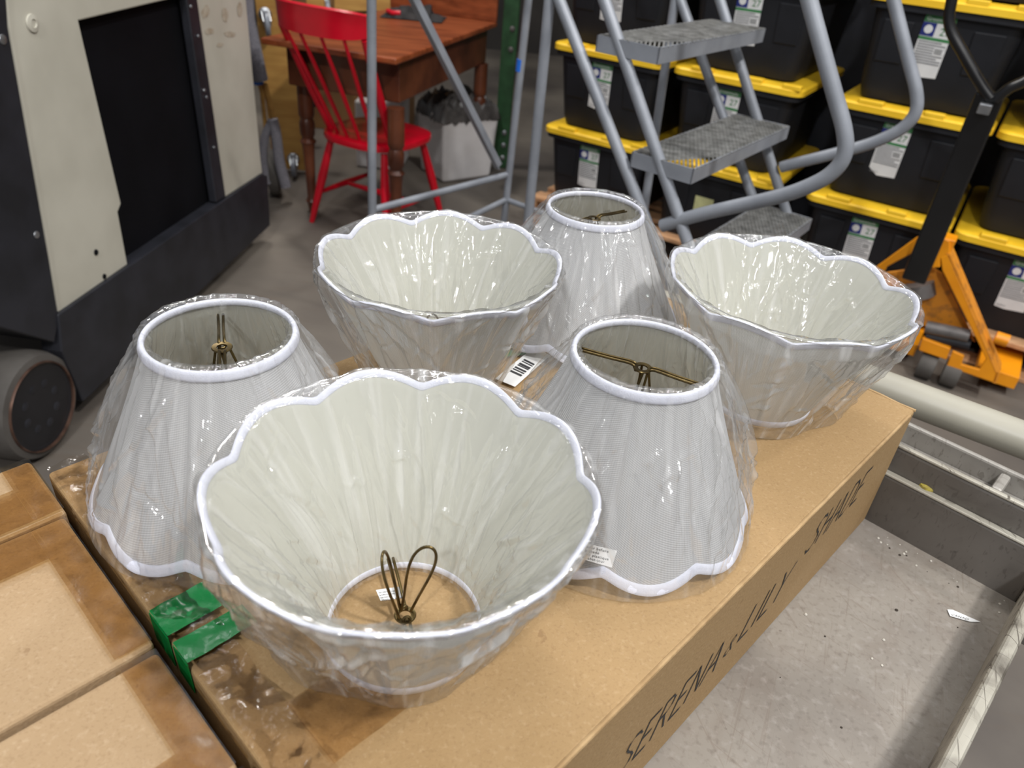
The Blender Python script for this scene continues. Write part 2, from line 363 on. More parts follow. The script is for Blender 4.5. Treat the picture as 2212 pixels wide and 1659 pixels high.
# =================================================================== setting
b = MB(); b.box((0, 3, -0.05), (16, 16, 0.1)); struct(b.build('floor', CONC))
b = MB(); b.box((0, 8.5, 2.6), (16, 0.2, 5.2)); struct(b.build('wall_back', mat('dark_warehouse_wall', S(60, 56, 52), 0.8, col2=S(46, 42, 40), vscale=2)))

# =================================================================== platform cart
cart = thing('platform_cart', 'grey steel platform cart with scratched deck and raised edge walls under the cartons', 'cart', UV(0.6, -0.6, 0) * 1.0 - Vector((0, 0, H)))
U0, U1, V0, V1 = -0.75, 1.858, -1.42, 0.094
def uvbox(mb, u0, u1, v0, v1, z0, z1, mi=0):
    p = [UV(u0, v0, z0), UV(u1, v0, z0), UV(u1, v1, z0), UV(u0, v1, z0)]
    mb.prism(p, (0, 0, (z1 - z0) * K), mi)
b = MB(); uvbox(b, U0, U1, V0, V1, -1.44, -1.375); b.build('deck', DECKM, cart)
b = MB(); uvbox(b, U0, U1 + 0.03, V1, V1 + 0.03, -1.56, -1.212); b.build('side_wall', DECKL, cart, bevel=0.005, seg=3)
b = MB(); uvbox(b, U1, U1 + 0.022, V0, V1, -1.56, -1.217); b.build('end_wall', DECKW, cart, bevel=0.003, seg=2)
for a0, a1, z0, z1, nm_, m_ in ((1.8802, 1.895, -1.5, -1.138, 'end_channel', DECKW), (1.8952, 1.985, -1.2, -1.175, 'channel_floor', DECKT), (1.985, 2.003, -1.5, -1.12, 'end_channel', DECKT)):
    b = MB(); uvbox(b, a0, a1, V0, V1 + 0.12, z0, z1); b.build(nm_, m_, cart, bevel=0.003, seg=2)
b = MB(); uvbox(b, 1.8800, 1.8955, V0, V1 + 0.12, -1.1378, -1.129); b.build('channel_lip', DECKL, cart, bevel=0.002, seg=2)
b = MB(); uvbox(b, U1 - 0.001, U1 + 0.0215, V0, V1, -1.2168, -1.209); b.build('wall_lip', DECKL, cart, bevel=0.002, seg=2)
for vv in (-0.95, -0.5, -0.075):
    b = MB(); uvbox(b, 1.8958, 1.9845, vv, vv + 0.026, -1.174, -1.128); b.build('channel_rib', DECKT, cart, bevel=0.004)
b = MB(); ta, tb = onz(1995, 870, H - 1.12 * K), onz(2212, 951, H - 1.12 * K); b.tube([ta + (ta - tb) * 3.5, tb + (tb - ta) * 1.5], 0.025, 24); b.build('end_tube', RAILW, cart, smooth=True)
for vv in (-1.3, 0.06):
    b = MB(); uvbox(b, 2.004, 2.07, vv, vv + 0.04, -1.2, -1.14); b.build('tube_bracket', DECKW, cart, bevel=0.002)
for uu, vv in ((-0.6, -1.25), (-0.6, -0.05), (1.7, -1.25), (1.7, -0.05)):
    b = MB(); uvbox(b, uu - 0.05, uu + 0.05, vv - 0.05, vv + 0.05, -2.54, -1.441); leg = b.build('leg', DECKW, cart, bevel=0.004)
    b = MB(); c = UV(uu, vv, -2.69); b.lathe([(0.03, -0.025), (0.074, -0.022), (0.075, 0.0), (0.074, 0.022), (0.03, 0.025)], c, 28, axis=V)
    b.build('wheel', RUBB, leg, smooth=True)
# dried blobs on the end wall ledge
b = MB()
for px, py, z, r, sx in ((2000, 1053, -1.212, 0.0065, 1.4), (2006, 1058, -1.212, 0.005, 1.2)):
    p = onz(px, py, H + z * K); b.lathe([(0.1 * r, 0), (r * sx, 0.001), (r * sx * 0.9, r * 0.7), (r * 0.3, r)], p, 12)
b.build('paint_drip', mat('dried_yellow_paint', S(190, 175, 70), 0.6, col2=S(120, 105, 50), vscale=90), cart, smooth=True)

# paper scrap and crumbs on the deck
p = [onz(x, y, ZD + 0.0012) for x, y in ((2046, 1317), (2058, 1318), (2118, 1344), (2095, 1343), (2052, 1331))]
b = MB(); b.prism(p, (0, 0, 0.0006)); scrap = b.build('paper_scrap', WHITE_P, org=p[0].copy())
tag(scrap, 'torn white paper scrap lying on the steel cart deck near the shadow', 'paper')
b = MB(); textmesh(b, 'CANAD', onz(2054, 1329, ZD + 0.0021), onz(2095, 1341, ZD) - onz(2054, 1329, ZD), (onz(2060, 1318, ZD) - onz(2054, 1332, ZD)), 0.0055)
b.build('printing', INK, scrap)
b = MB()
for k in range(34):
    u_ = random.uniform(0.9, 1.84); v_ = random.uniform(-0.26, 0.08)
    if random.random() < 0.5: u_ = random.uniform(1.78, 1.85)
    p = UV(u_, v_, -1.3745); r = random.uniform(0.0006, 0.0022)
    b.lathe([(r * 0.4, 0), (r, r * 0.2), (r * 0.5, r * 0.8)], p, 6, mi=random.choice((0, 0, 1)))
deb = b.build('deck_crumbs', [mat('pale_crumb', S(205, 200, 190), 0.5, var=0.2), mat('dark_crumb', S(60, 52, 44), 0.8, var=0.2)], org=UV(1.5, -0.1, -1.375))
tag(deb, 'scattered pale and dark crumbs of grit on the cart deck', 'grit'); deb['kind'] = 'stuff'

# =================================================================== cartons
def carton(label, u0, u1, v0, v1, ztop, mats, group=None, zbot=-1.375, edge=0.012):
    c = UV((u0 + u1) / 2, (v0 + v1) / 2, zbot)
    r = thing('cardboard_box', label, 'box', c, group)
    b = MB(); e = 0.012
    # slightly bowed top: grid
    NU, NV = 24, 16
    def P(i, j):
        fu = i / NU; fv = j / NV
        u_ = u0 + (u1 - u0) * fu; v_ = v0 + (v1 - v0) * fv
        d = min(fu, 1 - fu, fv, 1 - fv)
        z = ztop - 0.004 * (0.5 + noise.noise(Vector((u_ * 2.3, v_ * 2.3, 1)))) * min(1, d * 10)
        return UV(u_, v_, z)
    o = len(b.v); vs = [P(i, j) for i in range(NU + 1) for j in range(NV + 1)]
    fs = [(i * (NV + 1) + j, i * (NV + 1) + j + 1, (i + 1) * (NV + 1) + j + 1, (i + 1) * (NV + 1) + j) for i in range(NU) for j in range(NV)]
    fs = [tuple(reversed(f)) for f in fs]
    b.add(vs, fs)
    ring = [i * (NV + 1) for i in range(NU + 1)] + [NU * (NV + 1) + j for j in range(1, NV + 1)] + [i * (NV + 1) + NV for i in range(NU - 1, -1, -1)] + [j for j in range(NV - 1, 0, -1)]
    m_ = len(ring); base = len(b.v)
    low = [Vector((vs[i].x, vs[i].y, H + zbot * K + 0.0005)) for i in ring]
    b.v += low
    for k in range(m_): b.f.append([ring[k], base + k, base + (k + 1) % m_, ring[(k + 1) % m_]]); b.m.append(0)
    b.f.append([base + k for k in range(m_)]); b.m.append(0)
    body = b.build('carton_body', mats, r, bevel=0.004, seg=3, recalc=True)
    return r
def strip(mb, u0, u1, v0, v1, z, wob=0.0, nu=20, nv=14, mi=0, seed=0.0, droop=None):
    """thin sheet lying on a carton"""
    vs = []
    for i in range(nu + 1):
        for j in range(nv + 1):
            u_ = u0 + (u1 - u0) * i / nu; v_ = v0 + (v1 - v0) * j / nv; zz = z
            if wob: zz += wob * (0.5 + noise.noise(Vector((u_ * 14 + seed, v_ * 14, 3)))) + wob * 0.5 * (0.5 + noise.noise(Vector((u_ * 40 + seed, v_ * 40, 9))))
            vs.append(UV(u_, v_, zz))
    fs = [(i * (nv + 1) + j, i * (nv + 1) + j + 1, (i + 1) * (nv + 1) + j + 1, (i + 1) * (nv + 1) + j) for i in range(nu) for j in range(nv)]
    mb.add(vs, fs, mi)

BU0, BU1, BV0, BV1 = 0.2147, 1.852, -1.345, -0.292
big = carton('long brown carton with black serif lettering on its side, carrying the six lampshades', BU0, BU1, BV0, BV1, -1.0, CARD)
# worn edge line, lid seam, tapes
b = MB(); b.tube([UV(0.2147 + i * 0.04, BV1 - 0.002 + 0.0015 * noise.noise(Vector((i, 2, 0))), -1.0015 + 0.002 * noise.noise(Vector((i * 0.7, 5, 0)))) for i in range(41)], 0.0022, 8)
b.tube([UV(BU1 - 0.002, BV0 + i * 0.0439, -1.0015 + 0.003 * noise.noise(Vector((i * 0.9, 8, 0)))) for i in range(25)], 0.002, 8)
b.build('worn_edge', CARDE, big, smooth=True)
b = MB(); strip(b, 0.2155, 0.285, BV0 + 0.004, BV1 - 0.02, -0.9935, 0.011, 24, 240, seed=2)
b.build('clear_tape', CTAPE, big, smooth=True)
b = MB(); strip(b, 0.285, 0.45, -0.62, -0.50, -0.9935, 0.003, 20, 16, seed=4); b.build('tape_patch', packtape('pale_tape', S(245, 234, 216), 0.3, 0.2), big, smooth=True)
b = MB(); strip(b, 0.35, 1.845, -0.86, -0.80, -0.9955, 0.001, 60, 6, seed=5); b.build('seam_tape', CTAPE, big, smooth=True)
for v0_, v1_, ue in ((-0.893, -0.828, 0.30), (-0.812, -0.765, 0.325)):
    b = MB(); strip(b, 0.2125, ue, v0_, v1_, -0.9855, 0.004, 18, 12, seed=v0_ * 9)
    o0 = len(b.v)
    b.prism([UV(0.2115, v0_, -0.988), UV(0.2115, v1_, -0.988), UV(0.2115, v1_ + 0.004, -1.05), UV(0.2115, v0_ + 0.006, -1.045)], U * 0.0008)
    b.build('green_tape', GTAPE, big, smooth=True)
b = MB(); p = [onz(x, y, ZB + 0.003) for x, y in ((1098, 705), (1160, 692), (1138, 765), (1086, 772))]; b.prism(p, (0, 0, 0.0006)); b.build('green_tape', GTAPE, big)
# shipping label with barcode
lp = [UV(1.30, -1.085, -0.9935), UV(1.30, -1.03, -0.9935), UV(1.125, -0.985, -0.9935), UV(1.112, -1.04, -0.9935)]
b = MB(); b.prism(lp, (0, 0, 0.0005)); lab = b.build('barcode_label', WHITE_P, big)
b = MB()
for k, wd in enumerate((0.0035, 0.002, 0.0045, 0.002, 0.0035, 0.0025, 0.004)):
    a0 = 0.10 + k * 0.105
    q0 = lp[0].lerp(lp[3], 0.30 + a0 * 0.55); q1 = lp[1].lerp(lp[2], 0.30 + a0 * 0.55); d = (lp[3] - lp[0]).normalized() * wd
    s0 = q0.lerp(q1, 0.2); s1 = q0.lerp(q1, 0.82); up_ = Vector((0, 0, 0.0009))
    b.add([s0 + up_, s1 + up_, s1 + d + up_, s0 + d + up_], [(0, 1, 2, 3)])
b.build('barcode', INK, lab)

# broad-nib lettering on the carton side
GL = {
 'S': [[(0.62, 0.86), (0.50, 0.97), (0.30, 1.0), (0.14, 0.90), (0.12, 0.74), (0.26, 0.60), (0.46, 0.47), (0.60, 0.32), (0.58, 0.14), (0.40, 0.0), (0.18, 0.0), (0.02, 0.14)]],
 'E': [[(0.12, 0), (0.12, 1)], [(0.12, 1), (0.58, 1)], [(0.12, 0.52), (0.50, 0.52)], [(0.12, 0), (0.60, 0)]],
 'R': [[(0.12, 0), (0.12, 1)], [(0.12, 1), (0.42, 1), (0.58, 0.88), (0.58, 0.68), (0.42, 0.54), (0.12, 0.54)], [(0.34, 0.54), (0.68, 0)]],
 'N': [[(0.10, 0), (0.10, 1)], [(0.10, 1), (0.66, 0)], [(0.66, 0), (0.66, 1)]],
 'A': [[(0.02, 0), (0.36, 1)], [(0.36, 1), (0.72, 0)], [(0.16, 0.38), (0.57, 0.38)]],
 'L': [[(0.12, 0), (0.12, 1)], [(0.12, 0), (0.58, 0)]],
 'I': [[(0.15, 0), (0.15, 1)]],
 'Y': [[(0.04, 1), (0.34, 0.5)], [(0.66, 1), (0.34, 0.5)], [(0.34, 0.5), (0.34, 0)]],
 'H': [[(0.10, 0), (0.10, 1)], [(0.66, 0), (0.66, 1)], [(0.10, 0.52), (0.66, 0.52)]],
 'D': [[(0.10, 0), (0.10, 1)], [(0.10, 1), (0.40, 1), (0.64, 0.80), (0.70, 0.5), (0.62, 0.18), (0.38, 0), (0.10, 0)]],
 '&': [[(0.62, 0.05), (0.20, 0.66), (0.22, 0.86), (0.38, 0.92), (0.46, 0.78), (0.36, 0.6), (0.10, 0.35), (0.12, 0.10), (0.34, 0.0), (0.56, 0.22)]]}
ADV = {'I': 0.34, 'L': 0.66, 'E': 0.72, 'Y': 0.72, '&': 0.72, 'S': 0.74}
def letters(mb, txt, u0, u1, zc, hgt):
    adv = [ADV.get(c, 0.84) for c in txt]; tot = sum(adv); k = (u1 - u0) / tot; x = u0
    sh = 0.36
    for c, a in zip(txt, adv):
        for st in GL[c]:
            for (x0, y0), (x1, y1) in zip(st[:-1], st[1:]):
                def P(xx, yy): return UV(x + (xx + sh * (yy - 0.5)) * k, BV1 + 0.0012, zc + (yy - 0.5) * hgt)
                nx, ny = 0.035, 0.006
                L_ = math.hypot(x1 - x0, y1 - y0) or 1; ex, ey = (x1 - x0) / L_ * 0.02, (y1 - y0) / L_ * 0.02
                tx = 0.0 if abs(y1 - y0) > 0.1 else 1.0
                ny2 = 0.03 * tx + ny
                mb.add([P(x0 - nx - ex, y0 - ny2 - ey), P(x0 + nx - ex, y0 + ny2 - ey), P(x1 + nx + ex, y1 + ny2 + ey), P(x1 - nx + ex, y1 - ny2 + ey)], [(0, 1, 2, 3)])
        x += a * k
b = MB(); letters(b, 'SERENA', 0.700, 1.035, -1.215, 0.088); letters(b, '&', 1.048, 1.088, -1.222, 0.05); letters(b, 'LILY', 1.108, 1.30, -1.200, 0.088)
letters(b, 'SHADE', 1.352, 1.64, -1.115, 0.088)
b.build('printed_lettering', INK, big)

GRP = 'small taped cartons at the left of the long carton'
cs = carton('brown carton at the far left corner, topmost of the left row', -0.30, 0.203, -1.402, -1.213, -1.0, CARD2)
b = MB(); strip(b, 0.152, 0.202, -1.40, -1.215, -0.9925, 0.003, 8, 24); strip(b, -0.29, 0.152, -1.32, -1.215, -0.9930, 0.002, 40, 12, seed=3); b.build('packing_tape', TAPE, cs, smooth=True)
c2 = carton('square brown carton with tan tape border between two other left cartons', -0.35, 0.196, -1.207, -0.843, -1.0, CARD2)
b = MB(); strip(b, 0.140, 0.195, -1.205, -0.845, -0.9925, 0.003, 8, 40, seed=8); strip(b, -0.34, 0.140, -1.205, -1.108, -0.9928, 0.002, 40, 12, seed=9); b.build('packing_tape', TAPE, c2, smooth=True)
c3 = carton('brown carton with tan tape at its right edge, at the bottom left corner', -0.35, 0.194, -0.833, -0.588, -1.005, CARD2)
b = MB(); strip(b, 0.140, 0.193, -0.831, -0.59, -0.9975, 0.003, 8, 34, seed=11); strip(b, -0.34, 0.140, -0.655, -0.59, -0.9978, 0.002, 40, 8, seed=12); b.build('packing_tape', TAPE, c3, smooth=True)
c4 = carton('carton corner just showing at the bottom edge beside the long carton', -0.35, 0.196, -0.578, -0.33, -0.995, CARD2)
b = MB(); strip(b, 0.120, 0.195, -0.576, -0.335, -0.9875, 0.003, 8, 30, seed=21); b.build('packing_tape', CTAPE, c4, smooth=True)

# =================================================================== lampshades
NL = 9
def shade(label, cx, cy, phi, inverted, rn=0.0610, rw=0.1300, Hs=0.155, seed=0.0, wire=0.0, haze=0.05, loose=0.5, flare=1.12, looseamp=None, tilt=(0, 0)):
    root = thing('lampshade', label, 'lampshade', (cx, cy, ZB), 'scalloped lampshades in clear film')
    ORG[root.name] = Vector((0, 0, 0))
    if tilt != (0, 0): root.rotation_euler = (tilt[0], tilt[1], 0)
    zs = (lambda z: 0.001 + z + 0.003) if inverted else (lambda z: Hs + 0.001 - z + 0.012)
    # z = height from the narrow end, growing to the wide end
    def lobe(th): return math.sqrt(math.sin(NL / 2 * (th - phi)) ** 2 + 0.012) ** 0.9
    def prof(th, t, off=0.0):
        q = lobe(th)
        r = rn + (rw - rn) * t ** flare
        r *= 1 + 0.05 * t * t * (q - 0.62)
        z = t * Hs + t ** 3 * 0.0125 * (q - 0.55)
        return r + off, z
    def pt(th, t, off=0.0):
        r, z = prof(th, t, off); return Vector((r * math.cos(th), r * math.sin(th), zs(z)))
    NT, NR = 216, 26
    def grid(name, m, off):
        b = MB(); vs = []
        for i in range(NR + 1):
            for k in range(NT): vs.append(pt(2 * math.pi * k / NT, i / NR, off))
        fs = [(i * NT + k, i * NT + (k + 1) % NT, (i + 1) * NT + (k + 1) % NT, (i + 1) * NT + k) for i in range(NR) for k in range(NT)]
        if inverted != (off < 0): pass
        b.add(vs, fs); o = b.build(name, m, root, smooth=True)
        uvl = o.data.uv_layers.new(name='UVMap')
        for pl in o.data.polygons:
            for li, vi in zip(pl.loop_indices, pl.vertices):
                i, k = divmod(vi, NT)
                kk = k if not (k == 0 and any((v % NT) == NT - 1 for v in pl.vertices)) else NT
                th = 2 * math.pi * kk / NT
                panel = int(((th - phi) % (2 * math.pi)) / (2 * math.pi / NL))
                a = th * (rn + (rw - rn) * 0.6); l_ = i / NR * Hs * 1.1
                # every panel is cut a little off the thread
                sk = (-0.35, 0.2, 0.0, 0.45, -0.2, 0.3, -0.5, 0.1, 0.25)[panel % 9]
                uvl.data[li].uv = (a, l_ + sk * a)
        return o
    grid('fabric_body', CLOTH, 0.0)
    grid('lining', LINING, -0.0016)
    # sewn tape along both edges
    def band(name, t, hh, tt):
        b = MB(); n = 14; vs = []
        for k in range(NT):
            th = 2 * math.pi * k / NT
            p = pt(th, t); p2 = pt(th, t - 0.02 if t > 0.5 else t + 0.02)
            ax = (p - p2).normalized(); rad = Vector((math.cos(th), math.sin(th), 0)); nn = (rad - ax * rad.dot(ax)).normalized()
            for j in range(n):
                a = 2 * math.pi * j / n
                x_ = math.cos(a); y_ = math.sin(a)
                if y_ < 0 and x_ < 0: x_ *= 0.25
                pw = lambda q: math.copysign(abs(q) ** 0.75, q)
                wr = 1 + 0.05 * noise.noise(Vector((th * 9 + seed, j * 0.5, t)))
                vs.append(p - ax * hh * 0.62 + ax * (hh * pw(x_)) + nn * (tt * pw(y_) * wr))
        fs = [(k * n + j, k * n + (j + 1) % n, ((k + 1) % NT) * n + (j + 1) % n, ((k + 1) % NT) * n + j) for k in range(NT) for j in range(n)]
        b.add(vs, fs); return b.build(name, TRIM, root, smooth=True, recalc=True)
    band('wide_edge_trim', 1.0, 0.0052, 0.0020)
    band('narrow_edge_trim', 0.0, 0.0048, 0.0026)
    # spider wires with washer and bulb clip
    dz = 1 if inverted else -1
    zr = zs(0.013 if inverted else 0.013)
    zc = zs(0.010) if inverted else zs(0.013)
    b = MB(); b.lathe([(0.0045, -0.0006), (0.0082, -0.0009), (0.0088, 0), (0.0082, 0.0009), (0.0045, 0.0006), (0.0045, -0.0006)], (0, 0, zc), 28, cap=False)
    wash = b.build('washer', BRASS, root, smooth=True)
    for sgn in (0, math.pi):
        a = wire + sgn; d = Vector((math.cos(a), math.sin(a), 0)); s = Vector((-d.y, d.x, 0))
        b = MB()
        path = []
        for side in (1, -1):
            pts = [d * (rn - 0.002) + s * 0.0022 * side + Vector((0, 0, zr)), d * (rn * 0.5) + s * 0.0020 * side + Vector((0, 0, (zr + zc) / 2 + 0.001)), d * 0.010 + s * 0.0022 * side + Vector((0, 0, zc + 0.002 * -dz)), d * 0.0055 + s * 0.0022 * side + Vector((0, 0, zc - 0.003 * dz * -1))]
            path = path + (pts if side == 1 else list(reversed(pts)))
        b.tube(smoothpath(path, 5), 0.0013, 8)
        b.build('wire_arm', BRASS, root, smooth=True)
    for k, (az, lean) in enumerate(((wire + 1.19, 0.20), (wire - 0.38, 0.22))):
        d = Vector((math.cos(az), math.sin(az), 0)); s = Vector((-d.y, d.x, 0)); b = MB(); lv = Vector((math.cos(wire - 1.95), math.sin(wire - 1.95), 0)) if k else d
        Lp = 0.066 + 0.008 * k; pts = []
        for i in range(31):
            t = i / 30; ph = math.pi * t
            hgt = math.sin(ph) ** 0.62; wdt = 0.0026 + 0.0082 * math.sin(ph) ** 1.0 * 1.0
            side = math.cos(ph)
            sx = side * (0.003 + 0.0095 * math.sin(min(ph, math.pi - ph) * 1.0) ** 0.8) * 1.25
            pts.append(Vector((0, 0, zc + dz * Lp * hgt)) + d * 0.004 + lv * (lean * Lp * hgt) + s * sx)
        b.tube(pts, 0.0012, 8); b.build('bulb_loop', BRASS, root, smooth=True)
    # ---------------- clear film: outside, over the edge, down the inside
    NF, n1, n2, n3 = 560, 80, 14, 80
    rows = n1 + n2 + n3
    TH, I = np.meshgrid(np.arange(NF) * 2 * math.pi / NF, np.arange(rows), indexing='xy')
    Q = np.sqrt(np.sin(NL / 2 * (TH - phi)) ** 2 + 0.012) ** 0.9
    def nprof(t, q):
        r = rn + (rw - rn) * t ** flare
        return r * (1 + 0.05 * t * t * (q - 0.62)), t * Hs + t ** 3 * 0.0125 * (q - 0.55)
    A = I < n1; B = (I >= n1) & (I < n1 + n2); C = I >= n1 + n2
    sd = seed * 3.7 + 3
    cth, sth = np.cos(TH), np.sin(TH)
    low = pnoise(cth * 1.3 + sd, sth * 1.3 + sd, 0 * TH + 0.4, 5)
    arc = np.clip((I - n1 + 1) / (n2 + 1), 0, 1) * math.pi
    ta_ = np.clip(I / (n1 - 1), 0, 1); tc = np.clip((I - n1 - n2) / (n3 - 1), 0, 1)
    hump_ = np.vectorize(looseamp)(TH[0])[None, :] if looseamp else 0.0
    if inverted:
        qb = np.maximum(Q, 0.82)            # the film spans the dips between the scallops
        rr1, rz1 = nprof(1.0, qb)
        t = ta_
        lz = np.clip(loose * (0.55 + 0.9 * low) + hump_, 0, 1.3)
        rt = rn + (rw - rn) * t ** flare; rl = rn + 0.02 + (rw - rn) * (0.35 + 0.65 * t)
        rA = np.minimum(rt + (rl - rt) * lz + 0.0025 + (rr1 - rw) * t * t, rr1 + 0.003); zA = zs(rz1) * t ** 0.97 + 0.0012
        rB = rr1 + 0.0042 * np.cos(arc); zB = zs(rz1) + 0.0036 * np.sin(arc)
        t = 1 - tc; rc_, zc_ = nprof(t, Q + (qb - Q) * t ** 6)
        rC = rc_ - 0.0066 - 0.0045 * np.sin(math.pi * t); zC = zs(zc_) + 0.001
        eA = 0.8 * np.sin(math.pi * ta_) ** 0.6 + 0.15; eC = 0.30 + 0.9 * np.sin(math.pi * t) ** 0.7
        uA = ta_ * 0.16; uC = 0.172 + tc * 0.16
        lim_out = nprof(ta_, Q)[0] + 0.0012; lim_in = rc_ - 0.0032
    else:
        t = 1 - ta_
        lz = np.maximum(loose * (0.6 + 1.0 * low) + hump_, 0.0)
        rA = rn + (rw - rn) * t ** flare + 0.0050 + lz * 0.034 * np.sin(math.pi * np.minimum(1, t ** 0.8 * 0.93)) ** 1.2
        zA = np.where(t > 0.93, zs(Hs) * (1 - (t - 0.93) / 0.07) + 0.0012, zs(t * Hs)); zA = np.maximum(zA, 0.0012)
        rB = rn + 0.0046 * np.cos(arc); zB = zs(0) + 0.0032 + 0.0034 * np.sin(arc)
        t = tc * 0.93; rc_, zc_ = nprof(t, Q)
        rC = rc_ - 0.0062 - 0.004 * np.sin(math.pi * t); zC = zs(zc_)
        eA = 1.1 * np.sin(math.pi * ta_) ** 0.5 + 0.2; eC = 0.3 + 0.8 * np.sin(math.pi * t)
        uA = ta_ * 0.16; uC = 0.172 + tc * 0.16
        lim_out = nprof(1 - ta_, Q)[0] + 0.0012; lim_in = rc_ - 0.0032
    uB = 0.16 + 0.012 * arc / math.pi
    r = np.where(A, rA, np.where(B, rB, rC)); z = np.where(A, zA, np.where(B, zB, zC))
    env = np.where(A, eA, np.where(B, 0.22, eC)); uu = np.where(A, uA, np.where(B, uB, uC))
    PER = 2 * math.pi * 0.10; a_ = TH * 0.10
    rs = np.random.RandomState(int(seed * 7 + 11)); D = np.zeros_like(a_)
    for c_i in range(420):
        a0 = rs.uniform(0, PER); s0 = rs.uniform(0, 0.332)
        if rs.rand() < 0.62: ang_ = rs.normal(0, 0.26); L_ = rs.uniform(0.02, 0.10); w_ = rs.uniform(0.003, 0.010)
        else: ang_ = rs.uniform(-1.5, 1.5); L_ = rs.uniform(0.008, 0.030); w_ = rs.uniform(0.0025, 0.006)
        am_ = w_ * rs.uniform(0.3, 1.0) * (1 if rs.rand() < 0.7 else -1)
        da = (a_ - a0 + PER / 2) % PER - PER / 2; ds_ = uu - s0
        al = da * math.sin(ang_) + ds_ * math.cos(ang_); pe = da * math.cos(ang_) - ds_ * math.sin(ang_)
        tap = np.clip(1 - np.abs(al) / L_, 0, 1)
        D += am_ * np.clip(1 - np.abs(pe) / (w_ * (0.35 + 0.65 * tap)), 0, 1) * np.sqrt(tap)
    pl = pnoise(cth * 6 + sd, sth * 6 + sd, uu * 5, 8); pl2 = pnoise(cth * 14 + sd, sth * 14, uu * 9, 9)
    D += 0.0022 * (0.4 - np.abs(pl) * 1.6) + 0.0016 * (0.3 - np.abs(pl2) * 1.4)
    sg = np.where(C, -1.0, 1.0)
    r = r + sg * env * np.clip(D, -0.004, 0.007)
    r = np.where(A, np.maximum(r, lim_out), np.where(C, np.minimum(r, lim_in), r))
    z = np.maximum(z + env * 0.0010 * pnoise(cth * 9, sth * 9 + sd, uu * 30, 3), 0.0010)
    co = np.stack([r * cth, r * sth, z], -1).reshape(-1, 3)
    ii, kk_ = np.meshgrid(np.arange(rows - 1), np.arange(NF), indexing='ij'); k2 = (kk_ + 1) % NF
    fc = np.stack([ii * NF + kk_, ii * NF + k2, (ii + 1) * NF + k2, (ii + 1) * NF + kk_], -1).reshape(-1, 4)
    me = bpy.data.meshes.new('plastic_wrap'); nf = len(fc)
    me.vertices.add(len(co)); me.vertices.foreach_set('co', co.ravel())
    me.loops.add(nf * 4); me.loops.foreach_set('vertex_index', fc.ravel().astype(np.int32))
    me.polygons.add(nf); me.polygons.foreach_set('loop_start', np.arange(nf, dtype=np.int32) * 4)
    uvl = me.uv_layers.new(name='UVMap')
    ua = np.stack([kk_, kk_ + 1, kk_ + 1, kk_], -1).reshape(-1) * (PER / NF)
    ub = uu[:, 0][np.stack([ii, ii, ii + 1, ii + 1], -1).reshape(-1)]
    uvl.data.foreach_set('uv', np.stack([ua, ub], -1).ravel().astype(np.float32))
    me.polygons.foreach_set('use_smooth', np.ones(nf, dtype=bool))
    hz = 0.6 * pnoise(a_ * 90 + sd, uu * 7 + sd, 0 * a_, 21) + 0.4 * pnoise(a_ * 200 + sd, uu * 14, 0 * a_ + 3, 22)
    hz = (haze * 1.9 * np.clip(hz / 0.45, 0, 1) + haze * 0.55) * np.where(uu < 0.158, 2.4 if inverted else 1.0, 1.0)
    at_ = me.attributes.new('milkiness', 'FLOAT', 'POINT'); at_.data.foreach_set('value', hz.ravel().astype(np.float32))
    me.materials.append(film('crinkled_clear_film_%d' % int(seed), haze, seed, 2.4 if inverted else 1.0))
    me.update(); me.validate()
    o = bpy.data.objects.new('plastic_wrap', me); COL.objects.link(o); o.parent = root
    root['_pt'] = 0
    return root, pt, zs

def dg(x): return math.radians(x)
def hump(c, wd, amt):
    def f(th):
        d = (th - dg(c) + math.pi) % (2 * math.pi) - math.pi
        return amt * math.exp(-(d / dg(wd)) ** 2)
    return f
s1, pt1, zs1 = shade('largest inverted shade in the front, bulb loops standing up inside its bowl', -0.066 + 0.0, 0.391, dg(14), True, Hs=0.150, seed=1, wire=dg(112), haze=0.085, loose=0.45, looseamp=hump(215, 26, 0.6))
s2, pt2, zs2 = shade('upright shade at the left end, ring and upright wire seen in its open top', -0.248, 0.535, dg(30), False, seed=2, wire=dg(112), haze=0.085, loose=0.3, looseamp=hump(200, 35, 0.05), rn=0.0605, rw=0.127)
s3, pt3, zs3 = shade('upright ribbed shade right of centre with a small printed warning sticker at its base', 0.114, 0.570, dg(20), False, seed=3, wire=dg(-22), haze=0.085, loose=0.25, looseamp=hump(0, 30, 0.1), rn=0.0625, rw=0.126)
s4, pt4, zs4 = shade('inverted scalloped shade standing behind the left upright one, before the red chair', -0.0905, 0.753, dg(34), True, Hs=0.150, seed=4, wire=dg(60), haze=0.085, loose=0.5)
s5, pt5, zs5 = shade('rearmost upright shade with thin brass cross wire, before the grey ladder', 0.085, 0.938, dg(10), False, seed=5, wire=dg(42), haze=0.10, loose=0.5, rn=0.0605, rw=0.135, Hs=0.151)
s6, pt6, zs6 = shade('inverted scalloped shade at the right end of the long carton, before the orange jack', 0.300, 0.779, dg(17), True, Hs=0.150, seed=6, wire=dg(60), haze=0.085, loose=0.45, rw=0.133, looseamp=hump(-20, 30, 0.5))
for r in (s1, s2, s3, s4, s5, s6):
    if '_pt' in r: del r['_pt']

